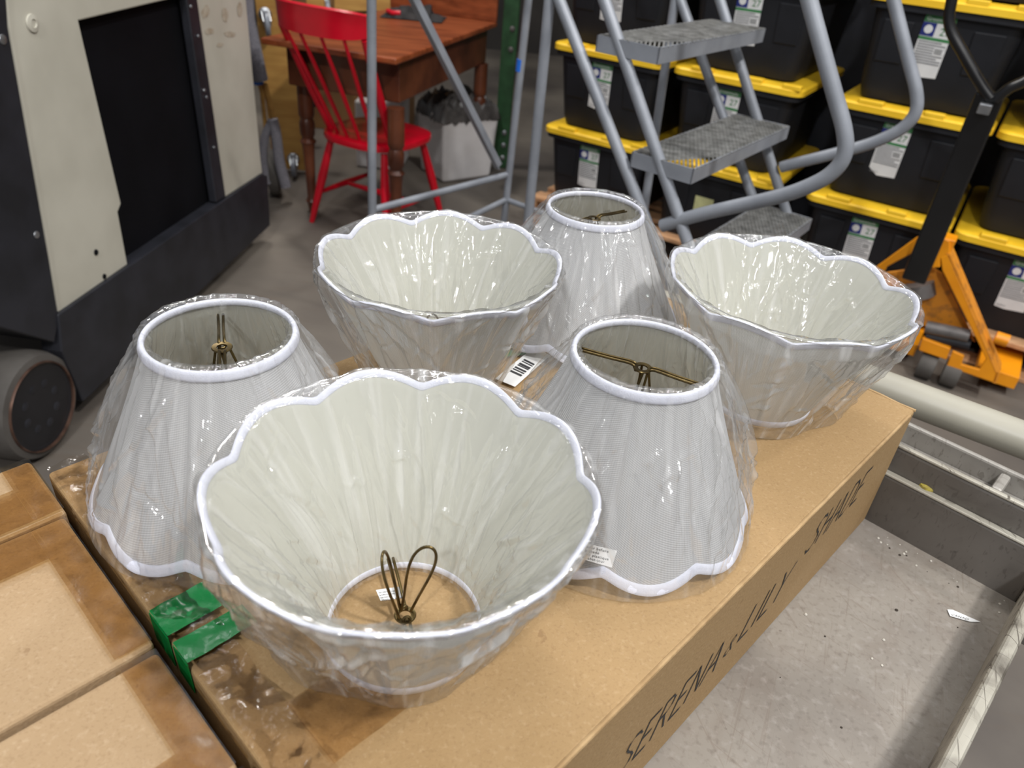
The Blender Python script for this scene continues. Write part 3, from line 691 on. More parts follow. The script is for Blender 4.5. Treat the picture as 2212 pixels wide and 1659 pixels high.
# warning sticker on the film of the third shade
def sticker(root, pxs, lines, size, name='warning_sticker', n_=None, push=0.0):
    base = root.location
    vs = []
    # plane tangent to the cone at the sticker
    c = Vector((sum(p[0] for p in pxs) / 4, sum(p[1] for p in pxs) / 4))
    return c
def cone_hit(root, px, py, rn, rw, Hs, extra):
    """first point on the upright shade's cone (in root space)"""
    o = CAM - Vector(root.location); d = ray(px, py)
    lo = None; t = 0.25
    while t < 2.0:
        p = o + d * t
        if p.z <= Hs + 0.01:
            tt = max(0, 1 - p.z / Hs); rr = rn + (rw - rn) * tt ** 1.12 + extra
            if math.hypot(p.x, p.y) <= rr: return p
        t += 0.0005
    return None
q = [cone_hit(s3, x, y, 0.0625, 0.126, 0.167, 0.017) for x, y in ((1258, 1172), (1333, 1190), (1322, 1226), (1240, 1202))]
if all(q):
    n_ = (q[1] - q[0]).cross(q[3] - q[0]).normalized()
    if n_.dot(ray(1290, 1200)) > 0: n_ = -n_
    b = MB(); b.prism(q, n_ * 0.0004); st = b.build('warning_sticker', WHITE_P, s3, org=Vector())
    ex = (q[1] - q[0]).normalized(); ey = n_.cross(ex)
    if ey.z < 0: ey = -ey
    b = MB(); wd = (q[1] - q[0]).length; ht = (q[3] - q[0]).length; fs_ = ht * 0.235
    for k, (tx, dx) in enumerate((('over before', 0.14), ('p shade', 0.12), ('en plastique', 0.17), ('et abat-jour', 0.08))):
        textmesh(b, tx, q[0] + ex * wd * dx - ey * (ht * (0.22 + 0.225 * k)) + n_ * 0.0008, ex, ey, fs_, spacing=1.12)
    b.build('printing', INK, st, org=Vector())
# maker label inside the front bowl (its print reads upside down from here)
c0 = Vector(s1.location)
q = [onz(x, y, ZB + 0.012) - c0 for x, y in ((812, 1275), (862, 1268), (871, 1292), (822, 1298))]
b = MB(); b.prism(q, (0, 0, 0.0004)); ml = b.build('maker_label', WHITE_P, s1, org=Vector())
b = MB(); ex = (q[2] - q[3]).normalized(); ey = (q[3] - q[0]).normalized(); wd = (q[2] - q[3]).length; ht = (q[3] - q[0]).length
for k, (tx, sz) in enumerate((('SERENA & LILY', 0.24), ('09/2021', 0.19), ('PO#10323387', 0.19), ('SKU#LA-11985', 0.19))):
    textmesh(b, tx, q[3] + ex * wd * 0.05 - ey * ht * (0.06 + 0.23 * k) + Vector((0, 0, 0.0007)), ex, -ey * -1, ht * sz)
b.build('printing', INK, ml, org=Vector())
# maker labels printed on the linings of the left and rear upright shades
def inner_label(root, px, rn, rw, Hs, lines):
    o = CAM - Vector(root.location); P4 = []
    for x, y in px:
        d = ray(x, y); t = 0.25; hit = None; inside = False
        while t < 2.2:
            p = o + d * t
            if p.z < Hs:
                tt = 1 - p.z / Hs; rr = rn + (rw - rn) * max(0, tt) ** 1.12 - 0.012
                r_ = math.hypot(p.x, p.y)
                if r_ < rr: inside = True
                elif inside: hit = p; break
            t += 0.0005
        P4.append(hit)
    if not all(P4): return
    n_ = (P4[1] - P4[0]).cross(P4[3] - P4[0]).normalized()
    if n_.dot(ray(*px[0])) > 0: n_ = -n_
    ex = (P4[1] - P4[0]).normalized(); ey = (P4[0] - P4[3]).normalized(); ht = (P4[0] - P4[3]).length
    b = MB()
    for k, tx in enumerate(lines): textmesh(b, tx, P4[0] - ey * ht * (0.22 + 0.24 * k) + n_ * 0.0006, ex, ey, ht * 0.24)
    b.build('lining_print', mat('grey_print_ink', S(95, 92, 84), 0.8, var=0.1), root, org=Vector())
inner_label(s2, ((446, 788), (474, 770), (476, 790), (448, 806)), 0.0605, 0.127, 0.167, ('SERENA & LILY', '09/2021', 'PO#10323387', 'SKU#LA'))
inner_label(s5, ((1318, 452), (1330, 478), (1312, 480), (1302, 456)), 0.0605, 0.135, 0.163, ('SERENA & LILY', '09/2021', 'PO#10323387', 'SKU#LA'))

# =================================================================== forklift truck at the left
FN = Vector((0.998, -0.0643, 0)); FT = Vector((0.0643, 0.998, 0)); FD = -1.358
def F(px, py, d=0.0): return onpl(px, py, FN, FD + d)
def Fs(s, z, d=0.0): return FN * (FD + d) + FT * s + Vector((0, 0, H + z))
fl = thing('forklift_truck', 'cream and black forklift truck body with black door and large wheel', 'forklift', Fs(2.3, -H, -0.4))
def fprism(name, px, d, th, m, par=None, bev=0.004):
    b = MB(); b.prism([F(x, y, d) for x, y in px], -FN * th); return b.build(name, m, par or fl, bevel=bev)
fprism('side_panel', [(10, -40), (20, 60), (108, 560), (127, 676), (276, 572), (255, 458), (262, 440), (170, 45), (400, -10), (400, -40)], 0.0, 0.05, FLTW)
fprism('rear_panel', [(414, -40), (485, 427), (567, 374), (563, 340), (528, -40)], 0.0, 0.05, FLTW)
fprism('door', [(170, 45), (400, -10), (414, -10), (485, 427), (276, 572), (255, 458), (262, 440)], -0.035, 0.04, FLTD)
fprism('hinge_post', [(398, -40), (421, -40), (488, 425), (468, 438)], 0.004, 0.03, FLTB)
fprism('skirt', [(127, 680), (567, 376), (578, 380), (584, 487), (181, 868), (134, 760)], 0.012, 0.06, FLTB)
fprism('front_column', [(-200, -40), (12, -40), (18, 60), (106, 560), (128, 690), (118, 740), (-60, 690), (-200, 560)], 0.006, 0.4, FLTB)
b = MB(); b.prism([Fs(1.72, -1.10, -0.06), Fs(3.08, -1.10, -0.06), Fs(3.12, 0.3, -0.06), Fs(1.72, 0.3, -0.06)], -FN * 0.8); b.build('chassis', FLTB, fl)
WC = Fs(1.50, -1.268, 0.0)
b = MB(); b.lathe([(0.10, -0.30), (0.140, -0.30), (0.150, -0.27), (0.150, -0.02), (0.142, 0.004), (0.126, 0.008), (0.122, 0.0)], WC, 56, axis=FN, cap=True); wh = b.build('wheel', RUBB, fl, smooth=True)
b = MB(); b.lathe([(0.121, -0.005), (0.121, 0.012), (0.1245, 0.014), (0.1265, 0.008), (0.1265, -0.004)], WC, 56, axis=FN, cap=False); b.build('rim_ring', RINGM, wh, smooth=True)
b = MB(); b.lathe([(0.1205, 0.004), (0.1205, 0.006), (0.070, -0.004), (0.030, 0.0), (0.004, 0.002)], WC, 56, axis=FN); b.build('wheel_disc', HUBM, wh, smooth=True)
for k in range(8):
    a = k * math.pi / 4 + 0.2; cc = WC + FT * (0.062 * math.cos(a)) + Vector((0, 0, 0.062 * math.sin(a))) + FN * 0.001
    b = MB(); b.lathe([(0.013, 0.0), (0.013, 0.003), (0.009, 0.005), (0.004, 0.0055)], cc, 14, axis=FN); b.build('wheel_bolt', FLTB, wh, smooth=True)
b = MB(); b.lathe([(0.021, 0), (0.020, 0.004), (0.010, 0.006), (0.009, 0.003), (0.001, 0.003)], F(69, 50, 0.001), 20, axis=FN); b.build('cap_screw', FLTW, fl, smooth=True)
for px, py, m_, r in ((207, 545, FLTD, 0.009), (225, 597, FLTD, 0.008), (5, 85, CHROME, 0.012), (78, 507, CHROME, 0.010), (412, 14, CHROME, 0.006), (428, 78, CHROME, 0.006), (441, 195, CHROME, 0.006), (446, 210, CHROME, 0.006), (462, 318, CHROME, 0.005)):
    b = MB(); b.lathe([(r, 0), (r * 0.9, 0.003), (r * 0.4, 0.005)], F(px, py, 0.005 if m_ is CHROME else 0.0005), 12, axis=FN); b.build('screw_hole' if m_ is FLTD else 'bolt_head', m_, fl, smooth=True)
# brown smudges on the rear panel
b = MB()
for px, py, a_, b_, rot in ((444, 25, 9, 14, 0.3), (452, 68, 10, 7, 0.2), (486, 32, 7, 16, -0.1), (497, 74, 12, 6, -0.2), (475, 97, 7, 5, 0.1), (518, 20, 6, 16, 0.0)):
    pts = []
    for k in range(18):
        t = 2 * math.pi * k / 18; rr = 1 + 0.35 * noise.noise(Vector((px + math.cos(t) * 2, py + math.sin(t) * 2, 0)))
        pts.append(F(px + a_ * rr * math.cos(t + rot), py + b_ * rr * math.sin(t), 0.0012))
    b.add(pts, [list(range(18))])
b.build('grease_smudge', mat('brown_grease', S(165, 150, 130), 0.6, col2=S(190, 182, 165), vscale=50), fl)

# =================================================================== hand truck, dolly and plywood behind
def Y(px, py, y): return onpl(px, py, (0, 1), y)
ht = thing('hand_truck', 'grey padded hand truck leaning behind the forklift', 'hand truck', Vector((Y(600, 400, 3.62).x, 3.62, 0)))
b = MB(); b.tube([Y(526, -60, 3.55), Y(532, 40, 3.57), Y(548, 110, 3.58), Y(562, 172, 3.6)], 0.036, 14); b.build('padded_sleeve', PADG, ht, smooth=True)
b = MB(); b.tube([Y(556, 168, 3.6), Y(559, 182, 3.6)], 0.022, 12); b.build('blue_band', BTAPE, ht, smooth=True)
b = MB(); b.tube([Y(560, 180, 3.6), Y(566, 200, 3.6), Y(575, 290, 3.62)], 0.010, 10); b.tube([Y(571, 180, 3.62), Y(592, 262, 3.64)], 0.014, 10); b.build('frame_tube', PLY, ht, smooth=True)
b = MB(); b.tube(smoothpath([Y(588, 258, 3.6), Y(596, 290, 3.6), Y(604, 350, 3.6), Y(618, 404, 3.6)], 4), 0.026, 12)
b.tube(smoothpath([Y(588, 262, 3.6), Y(572, 298, 3.6), Y(568, 350, 3.6), Y(580, 396, 3.6)], 4), 0.020, 12); b.build('lower_fork', PADG, ht, smooth=True)
b = MB(); c = Y(590, 356, 3.7); c.z = 0.115; b.lathe([(0.02, -0.03), (0.07, -0.032), (0.112, -0.02), (0.115, 0), (0.112, 0.02), (0.07, 0.032), (0.02, 0.03)], c, 30, axis=(1, 0.3, 0)); b.build('wheel', RUBB, ht, smooth=True)

def caster(par, c, axis, r=0.045, out=Vector((0, -1, 0))):
    o = MB(); o.lathe([(0.03, 0), (0.032, 0.01), (0.02, 0.018)], c, 18, axis=out); pl = o.build('caster_plate', CHROME, par, smooth=True)
    o = MB()
    side = Vector(axis).normalized(); wc = c + out * (0.045 + r * 0.4) + Vector((0.0, 0, -r * 0.6))
    for sg in (-1, 1):
        o.prism([c + out * 0.015 + side * 0.016 * sg + Vector((0, 0, 0.018)), c + out * 0.015 + side * 0.016 * sg - Vector((0, 0, 0.022)), wc + side * 0.016 * sg - Vector((0, 0, 0.012)), wc + side * 0.016 * sg + Vector((0, 0, 0.012))], side * 0.003 * sg)
    o.build('caster_fork', CHROME, pl)
    o = MB(); o.lathe([(0.006, -0.013), (r * 0.9, -0.012), (r, -0.006), (r, 0.006), (r * 0.9, 0.012), (0.006, 0.013)], wc, 26, axis=side); o.build('caster_wheel', CASTW, pl, smooth=True)
do = thing('furniture_dolly', 'yellow plywood dolly standing upright with casters facing out, left of the desk', 'dolly', Vector((Y(615, 400, 4.05).x, 4.05, 0)))
b = MB(); p0, p1, p2, p3 = Y(545, -50, 4.05), Y(622, -50, 4.05), Y(665, 430, 4.05), Y(596, 430, 4.05)
for q_ in (p2, p3): q_.z = 0.02
b.prism([p0, p1, p2, p3], (0, 0.03, 0)); b.build('plywood_board', PLY, do, bevel=0.003)
b = MB(); b.prism([Y(655, -50, 4.12), Y(692, -50, 4.12), Y(706, 60, 4.12), Y(700, 130, 4.12), Y(668, 60, 4.12)], (0, 0.03, 0)); b.build('plywood_brace', PLY, do, bevel=0.003)
caster(do, Y(572, 30, 4.04), (1, 0.35, 0), 0.058, Vector((0.45, -0.9, 0)).normalized())
c = Y(636, 372, 4.03); c.z = max(c.z, 0.09); caster(do, c, (1, 0.2, 0), 0.05, Vector((0.3, -0.95, 0)).normalized())
cr = thing('plywood_crate', 'brown plywood crate with a caster, behind the red chair', 'crate', Vector((Y(760, 300, 4.45).x, 4.75, 0)))
b = MB(); xl = Y(612, 200, 4.95).x; xr = Y(880, 200, 4.95).x; b.box(((xl + xr) / 2, 5.1, 0.62), (xr - xl, 0.3, 1.24)); b.build('crate_panel', PLYD, cr, bevel=0.004)
b = MB(); b.prism([Y(722, -60, 4.93), Y(960, -60, 4.93), Y(960, 20, 4.93), Y(722, 26, 4.93)], (0, 0.019, 0)); b.build('crate_top_board', PLY, cr, bevel=0.003)
caster(cr, Y(702, 6, 4.9), (1, 0.35, 0), 0.055, Vector((0.45, -0.9, 0)).normalized())
b = MB(); q0 = Y(612, 160, 4.5); q1 = Y(678, 235, 4.5); b.box(((q0.x + q1.x) / 2, 4.53, (q0.z + q1.z) / 2), (q1.x - q0.x, 0.05, q0.z - q1.z)); 
b.box(((q0.x + q1.x) / 2, 4.53, q1.z / 2 - 0.001), (0.04, 0.04, q1.z)); o = b.build('black_case', FLTD, org=Vector(((q0.x + q1.x) / 2, 4.53, 0)), bevel=0.006)
tag(o, 'flat black case on a slim stand behind the desk leg, left of the red chair', 'case')

# =================================================================== writing desk
D0 = onz(856, 127, H - 0.60); e1 = Vector((0.25, 0.968, 0)).normalized(); e2 = Vector((-0.968, 0.25, 0)).normalized()
dk = thing('writing_desk', 'brown wooden desk with turned legs behind the red chair', 'desk', Vector((D0.x, D0.y, 0)) + e1 * 0.6 + e2 * 0.33)
zt = D0.z
def dbox(name, a0, a1, c0_, c1_, z0, z1, m, bev=0.006, par=None):
    b = MB(); o_ = Vector((D0.x, D0.y, 0)); b.prism([o_ + e1 * a0 + e2 * c0_ + Vector((0, 0, z0)), o_ + e1 * a1 + e2 * c0_ + Vector((0, 0, z0)), o_ + e1 * a1 + e2 * c1_ + Vector((0, 0, z0)), o_ + e1 * a0 + e2 * c1_ + Vector((0, 0, z0))], (0, 0, z1 - z0))
    return b.build(name, m, par or dk, bevel=bev)
dbox('desk_top', 0, 1.26, 0, 0.61, zt - 0.025, zt, DESKW)
dbox('apron', 0.12, 1.22, 0.04, 0.57, zt - 0.20, zt - 0.0255, DESKD)
dbox('gallery', 1.23, 1.258, -0.0, 0.61, zt + 0.0005, zt + 0.16, DESKW)
for a0, c0_ in ((0.05, 0.025), (0.25, 0.57), (1.18, 0.05), (1.18, 0.56)):
    b = MB(); pf = []
    for h_, r_ in ((0, 0.017), (0.04, 0.022), (0.055, 0.03), (0.07, 0.02), (0.28, 0.026), (0.33, 0.030), (0.345, 0.038), (0.36, 0.026), (0.38, 0.034), (0.43, 0.036), (0.45, 0.028), (0.465, 0.036), (0.485, 0.036), (zt - 0.2005, 0.036)): pf.append((r_, h_))
    b.lathe(pf, Vector((D0.x, D0.y, 0)) + e1 * a0 + e2 * c0_, 20); b.build('leg', DESKD, dk, smooth=True)
# dark cloth bundle on the desk
b = MB(); g0 = onz(892, 36, zt + 0.005); vs = []; NN = 30
for i in range(NN):
    for j in range(NN):
        x_ = (i / (NN - 1) - 0.5); y_ = (j / (NN - 1) - 0.5); rr = math.hypot(x_, y_) * 2
        hgt = max(0, 1 - rr ** 2) * 0.05 * (0.7 + 1.2 * noise.noise(Vector((x_ * 6, y_ * 6, 4)))) + 0.008
        x_ *= 1 + 0.4 * noise.noise(Vector((i * 0.3, 1, 2))); vs.append(g0 + Vector((x_ * 0.30, y_ * 0.22, max(0.0, hgt - (0.02 if rr > 1 else 0)))))
b.add(vs, [(i * NN + j, (i + 1) * NN + j, (i + 1) * NN + j + 1, i * NN + j + 1) for i in range(NN - 1) for j in range(NN - 1)])
o = b.build('work_gloves', CLOTHB, org=g0, smooth=True); tag(o, 'crumpled dark work gloves with red cuff lying on the brown desk', 'gloves')
b = MB(); b.tube([g0 + Vector((-0.12, -0.05, 0.022)), g0 + Vector((-0.09, -0.085, 0.02)), g0 + Vector((-0.05, -0.08, 0.022))], 0.012, 10); b.build('cuff', REDP, o, smooth=True)

# white bin with dark liner under the desk
wb = onz(957, 396, 0.001); wb.z = 0
bn = thing('waste_bin', 'tall white plastic bin with a dark crumpled liner under the desk', 'bin', wb + Vector((0.05, 0.25, 0)))
def vtop(px, py, P): return onpl(px, py, (P.y * 0 + 0, 1), P.y).z
zt2 = onpl(955, 250, (0, 1), wb.y).z
cz = min(max(zt2, 0.35), 0.70)
ang = math.radians(38); ea = Vector((math.cos(ang), math.sin(ang), 0)); eb = Vector((-math.sin(ang), math.cos(ang), 0)).normalized()
b = MB(); N = 4
P0 = wb + Vector((0, 0, 0.001))
q_ = [P0, P0 + ea * 0.32, P0 + ea * 0.32 + eb * 0.26, P0 + eb * 0.26]; cen = sum(q_, Vector()) / 4
top = [cen + (p - cen) * 1.15 + Vector((0, 0, cz)) for p in q_]
b.add(q_ + top, [(0, 3, 2, 1), (4, 5, 6, 7), (0, 1, 5, 4), (1, 2, 6, 5), (2, 3, 7, 6), (3, 0, 4, 7)]); b.build('bin_body', BINW, bn, bevel=0.018, seg=3)
b = MB(); vs = []; NN = 26
for i in range(NN):
    for j in range(NN):
        x_ = i / (NN - 1) - 0.5; y_ = j / (NN - 1) - 0.5
        c_ = cen + Vector((0, 0, cz)) + ea * (x_ * 0.38) + eb * (y_ * 0.31)
        e_ = max(abs(x_), abs(y_)) * 2
        vs.append(c_ + Vector((0, 0, 0.012 + 0.075 * (1 - e_ ** 3) * (0.8 + noise.noise(Vector((x_ * 7, y_ * 7, 1)))) + 0.03 * noise.noise(Vector((x_ * 16, y_ * 16, 6))) * 1 - (0.05 if e_ > 0.99 else 0))))
b.add(vs, [(i * NN + j, (i + 1) * NN + j, (i + 1) * NN + j + 1, i * NN + j + 1) for i in range(NN - 1) for j in range(NN - 1)]); b.build('bin_liner', BAGG, bn, smooth=True)
b = MB(); t0 = Y(815, 222, 4.25); b.box((t0.x, 4.4, t0.z / 2), (0.26, 0.28, t0.z - 0.004)); o = b.build('plastic_bin', BINW, org=Vector((t0.x, 4.4, 0.0)), bevel=0.012)
tag(o, 'low white plastic tub under the desk, behind the red chair seat', 'tub')

# green rack upright
gp = thing('rack_upright', 'green steel rack upright with bright bolts between desk and black totes', 'rack', Vector((Y(1078, 420, 4.5).x, 4.5, 0)))
a = Y(1108, -60, 4.5); c = Y(1076, 420, 4.5)
xm = Y(1082, 330, 4.5).x
b = MB(); b.box((xm, 4.54, 1.1), (0.085, 0.07, 2.2)); b.build('post', GREENR, gp, bevel=0.004)
for py in (286, 313, 340, 105, 60):
    p = Y(1082, py, 4.5); p.x = xm + 0.012
    b = MB(); b.lathe([(0.015, 0), (0.014, 0.006), (0.006, 0.009)], p, 12, axis=(0, -1, 0)); b.build('bolt', CHROME if py > 200 else GREYM, gp, smooth=True)

# =================================================================== red chair
CC = Vector((-0.735, 3.49, 0)); cf = Vector((0.45, 0.89, 0)).normalized(); crt = Vector((cf.y, -cf.x, 0))
ch = thing('windsor_chair', 'glossy red wooden spindle-back chair in front of the brown desk', 'chair', CC)
def Cp(r_, f_, z_): return CC + crt * r_ + cf * f_ + Vector((0, 0, z_))
b = MB(); NS = 40; vs = []
def seat_out(a):
    c_, s_ = math.cos(a), math.sin(a)
    return (0.225 * math.copysign(abs(c_) ** 0.62, c_) * (1 - 0.12 * (1 if s_ < 0 else 0) * abs(s_)), 0.215 * math.copysign(abs(s_) ** 0.62, s_))
rings = [(0.88, 0.398), (0.98, 0.405), (1.0, 0.418), (0.99, 0.432), (0.93, 0.438), (0.6, 0.428), (0.2, 0.424)]
for k_, z_ in rings:
    for i in range(NS):
        x_, y_ = seat_out(2 * math.pi * i / NS); vs.append(Cp(x_ * k_, y_ * k_, z_))
fs = [(i * NS + k, i * NS + (k + 1) % NS, (i + 1) * NS + (k + 1) % NS, (i + 1) * NS + k) for i in range(len(rings) - 1) for k in range(NS)]
fs += [list(range(NS - 1, -1, -1)), [(len(rings) - 1) * NS + k for k in range(NS)]]
b.add(vs, fs); b.build('seat', REDP, ch, smooth=True)
feet = {}
for sx in (-1, 1):
    for sy in (-1, 1):
        top_ = Cp(sx * 0.15, sy * 0.14, 0.402); bot = Cp(sx * 0.225, sy * 0.225, 0.0); feet[(sx, sy)] = (top_, bot)
        b = MB(); b.tube([bot, bot.lerp(top_, 0.15), bot.lerp(top_, 0.55), bot.lerp(top_, 0.98)], 0.016, 14, rr=[0.012, 0.015, 0.021, 0.015]); b.build('leg', REDP, ch, smooth=True)
mids = []
for sx in (-1, 1):
    a_ = feet[(sx, -1)][1].lerp(feet[(sx, -1)][0], 0.36); c_ = feet[(sx, 1)][1].lerp(feet[(sx, 1)][0], 0.36)
    b = MB(); b.tube([a_, a_.lerp(c_, 0.5), c_], 0.011, 12, rr=[0.009, 0.015, 0.009]); b.build('stretcher', REDP, ch, smooth=True); mids.append(a_.lerp(c_, 0.5))
b = MB(); b.tube([mids[0], mids[0].lerp(mids[1], 0.5), mids[1]], 0.011, 12, rr=[0.009, 0.015, 0.009]); b.build('stretcher', REDP, ch, smooth=True)
# back: spindles from the seat to the curved crest rail
def crest(a, z_):   # a in -1..1
    return Cp(0.222 * math.sin(a * 1.25) / math.sin(1.25), -0.405 + 0.08 * (abs(a) ** 2) - 0.0, z_)
for i in range(6):
    a = -1 + 2 * i / 5; thick = 0.016 if i in (0, 5) else 0.0085
    lo = Cp(0.175 * a, -0.165 + 0.05 * abs(a) ** 2, 0.43); hi = crest(a * 0.93, 0.885)
    b = MB(); b.tube([lo, lo.lerp(hi, 0.4), lo.lerp(hi, 0.7), hi], thick, 12, rr=[thick * 0.9, thick * 1.15, thick, thick * 0.8]); b.build('spindle' if thick < 0.01 else 'back_post', REDP, ch, smooth=True)
b = MB(); NC = 28; vs = []
for i in range(NC + 1):
    a = -1 + 2 * i / NC; hh = 0.052 * (1 - 0.25 * abs(a) ** 3)
    c_ = crest(a, 0.93); n_ = (c_ - Cp(0, 0.15, 0.93)); n_.z = 0; n_.normalize()
    for dx, dz_ in ((0.010, -hh), (0.013, 0), (0.014, hh * 0.8), (0.018, hh), (0.006, hh * 1.12), (-0.010, hh), (-0.012, 0), (-0.010, -hh)):
        vs.append(c_ + n_ * dx + Vector((0, 0, dz_)))
fs = [(i * 8 + k, i * 8 + (k + 1) % 8, (i + 1) * 8 + (k + 1) % 8, (i + 1) * 8 + k) for i in range(NC) for k in range(8)] + [list(range(7, -1, -1)), [NC * 8 + k for k in range(8)]]
b.add(vs, fs); b.build('crest_rail', REDP, ch, smooth=True, recalc=True)

# =================================================================== rolling ladder
aw = math.radians(55.5); dw = Vector((math.cos(aw), math.sin(aw), 0)); dsv = Vector((math.sin(aw), -math.cos(aw), 0))
DL, DR = 1.757, 2.408
def Ld(s_, z_, D): return dw * D + dsv * s_ + Vector((0, 0, H + z_))
ld = thing('rolling_ladder', 'grey tubular steel rolling ladder with mesh treads in front of the black totes', 'ladder', Ld(-1.0, -H, 2.08))
for D in (DL, DR):
    b = MB(); b.tube([Ld(-1.42, 0.10, D), Ld(-0.44, -1.24, D)], 0.0155, 14); b.build('stringer', LADG, ld, smooth=True)
    b = MB(); b.tube([Ld(-1.27, 0.12, D), Ld(-0.36, -1.24, D)], 0.0155, 14); b.build('stringer', LADG, ld, smooth=True)
    pts = [Ld(-0.66, 0.02, D), Ld(-0.561, -0.143, D), Ld(-0.46, -0.300, D), Ld(-0.412, -0.375, D), Ld(-0.396, -0.425, D), Ld(-0.412, -0.470, D), Ld(-0.455, -0.512, D), Ld(-0.52, -0.555, D), Ld(-0.68, -0.642, D), Ld(-0.782, -0.705, D) if D == DL else Ld(-0.715, -0.662, D)]
    b = MB(); b.tube(smoothpath(pts, 6), 0.0172, 16); b.build('handrail', LADG, ld, smooth=True)
b = MB(); b.tube([Ld(-1.212, 0.15, DL), Ld(-1.206, -1.24, DL)], 0.0145, 14); b.build('upright', LADG, ld, smooth=True)
b = MB(); b.tube([Ld(-1.20, 0.15, DR), Ld(-1.14, -1.24, DR)], 0.0145, 14); b.build('upright', LADG, ld, smooth=True)
b = MB(); b.tube([Ld(-1.85, 0.1, DL), Ld(-1.875, -1.0, DL), Ld(-1.877, -1.24, DL)], 0.0148, 14); b.build('rear_post', LADG, ld, smooth=True)
b = MB(); b.tube([Ld(-1.735, 0.1, DR), Ld(-1.775, -1.07, DR), Ld(-1.78, -1.24, DR)], 0.0145, 14); rp = b.build('rear_post', LADG, ld, smooth=True)
b = MB(); pA = onpl(1126, 128, dw, DR); pB = onpl(1123, 154, dw, DR); b.tube([pA, pB], 0.0162, 14); b.build('blue_tape', BTAPE, rp, smooth=True)
b = MB(); b.tube([Ld(-1.877, -0.985, DL), Ld(-1.775, -0.965, DR)], 0.0125, 12); b.build('cross_brace', LADG, ld, smooth=True)
# diagonal brace in the rear plane
n0 = (Ld(-1.877, -1, DL) - Ld(-1.775, -1, DR)); nr = Vector((-n0.y, n0.x, 0)).normalized(); Dr = nr.dot(Ld(-1.877, 0, DL) - Vector((0, 0, 0)))
dA = onpl(868, -40, nr, Dr); dB = onpl(1074, 364, nr, Dr)
dAB = (dB - dA).normalized()
b = MB(); x_ = nr.cross(dAB).normalized(); R = Matrix((x_, nr, dAB)).transposed(); b.box((dA + dB) / 2, (0.004, 0.028, (dB - dA).length), R); b.box((dA + dB) / 2 + x_ * 0.014 , (0.028, 0.004, (dB - dA).length), R); b.build('angle_brace', LADG, ld)
for D in (DL, DR):
    b = MB(); b.tube([Ld(-1.86, -1.225, D), Ld(-0.38, -1.225, D)], 0.0125, 12); b.build('base_rail', LADG, ld, smooth=True)
for s_ in (-1.82, -0.45):
    b = MB(); b.tube([Ld(s_, -1.22, DL), Ld(s_, -1.22, DR)], 0.0125, 12); b.build('base_rail', LADG, ld, smooth=True)
b = MB(); b.tube([Ld(-1.775, -1.07, DR), Ld(-1.775, -1.12, DL)], 0.011, 12); b.tube([Ld(-1.775, -1.07, DR), Ld(-1.14, -1.08, DR)], 0.011, 12); b.build('cross_brace', LADG, ld, smooth=True)
for s_, D in ((-1.85, DL), (-1.78, DR), (-0.45, DL), (-0.45, DR)):
    b = MB(); c = Ld(s_, -H + 0.062, D); b.lathe([(0.008, -0.016), (0.055, -0.015), (0.0615, -0.006), (0.0615, 0.006), (0.055, 0.015), (0.008, 0.016)], c, 26, axis=dw); cw = b.build('caster_wheel', RUBB, ld, smooth=True)
    b = MB(); b.box(c + Vector((0, 0, 0.09)), (0.05, 0.05, 0.06)); b.build('caster_fork', GREYM, cw)
for kk in range(5):
    s0 = -0.900 + 0.149 * (kk - 1) - 0.0; z0 = -0.54 - 0.252 * (kk - 1); dpt = 0.176
    if z0 < -1.3: continue
    # frame with turned-down lips
    b = MB()
    o0 = DL - 0.012; o1 = DR + 0.004
    def TP(s_, D, z_): return dw * D + dsv * s_ + Vector((0, 0, H + z_))
    for (sa, sb, Da, Db) in ((s0, s0 + 0.004, o0, o1), (s0 + dpt - 0.004, s0 + dpt, o0, o1), (s0, s0 + dpt, o0, o0 + 0.004), (s0, s0 + dpt, o1 - 0.004, o1)):
        b.prism([TP(sa, Da, z0 - 0.036), TP(sb, Da, z0 - 0.036), TP(sb, Db, z0 - 0.036), TP(sa, Db, z0 - 0.036)], (0, 0, 0.038))
    tr = b.build('tread_frame', LADG, ld)
    b = MB(); ww = o1 - o0; pit = 0.024
    for fam in (1, -1):
        x = -dpt * 0.55
        slope = 0.5
        n_ = int((ww + dpt / slope) / pit) + 2
        for i in range(n_):
            c_ = i * pit - dpt / slope * 0.5 * (1) - 0.0
            # line D = c_ + s/slope * fam ; clip against rectangle
            pts = []
            for j in range(25):
                sl = dpt * j / 24; Dv = c_ + (sl / slope if fam == 1 else (dpt - sl) / slope)
                if 0 <= Dv <= ww: pts.append(TP(s0 + sl, o0 + Dv, z0 + 0.0005 * fam))
            if len(pts) >= 2:
                p_, q_ = pts[0], pts[-1]; t_ = (q_ - p_).normalized(); nn_ = t_.cross(Vector((0, 0, 1))) * 0.0022; up_ = Vector((0, 0, 0.0022))
                b.add([p_ - nn_, p_ + nn_, q_ + nn_, q_ - nn_, p_ - nn_ + up_, p_ + nn_ + up_, q_ + nn_ + up_, q_ - nn_ + up_], [(4, 5, 6, 7), (3, 2, 1, 0), (0, 1, 5, 4), (2, 3, 7, 6), (1, 2, 6, 5), (3, 0, 4, 7)])
    b.build('tread_mesh', LADM, ld)

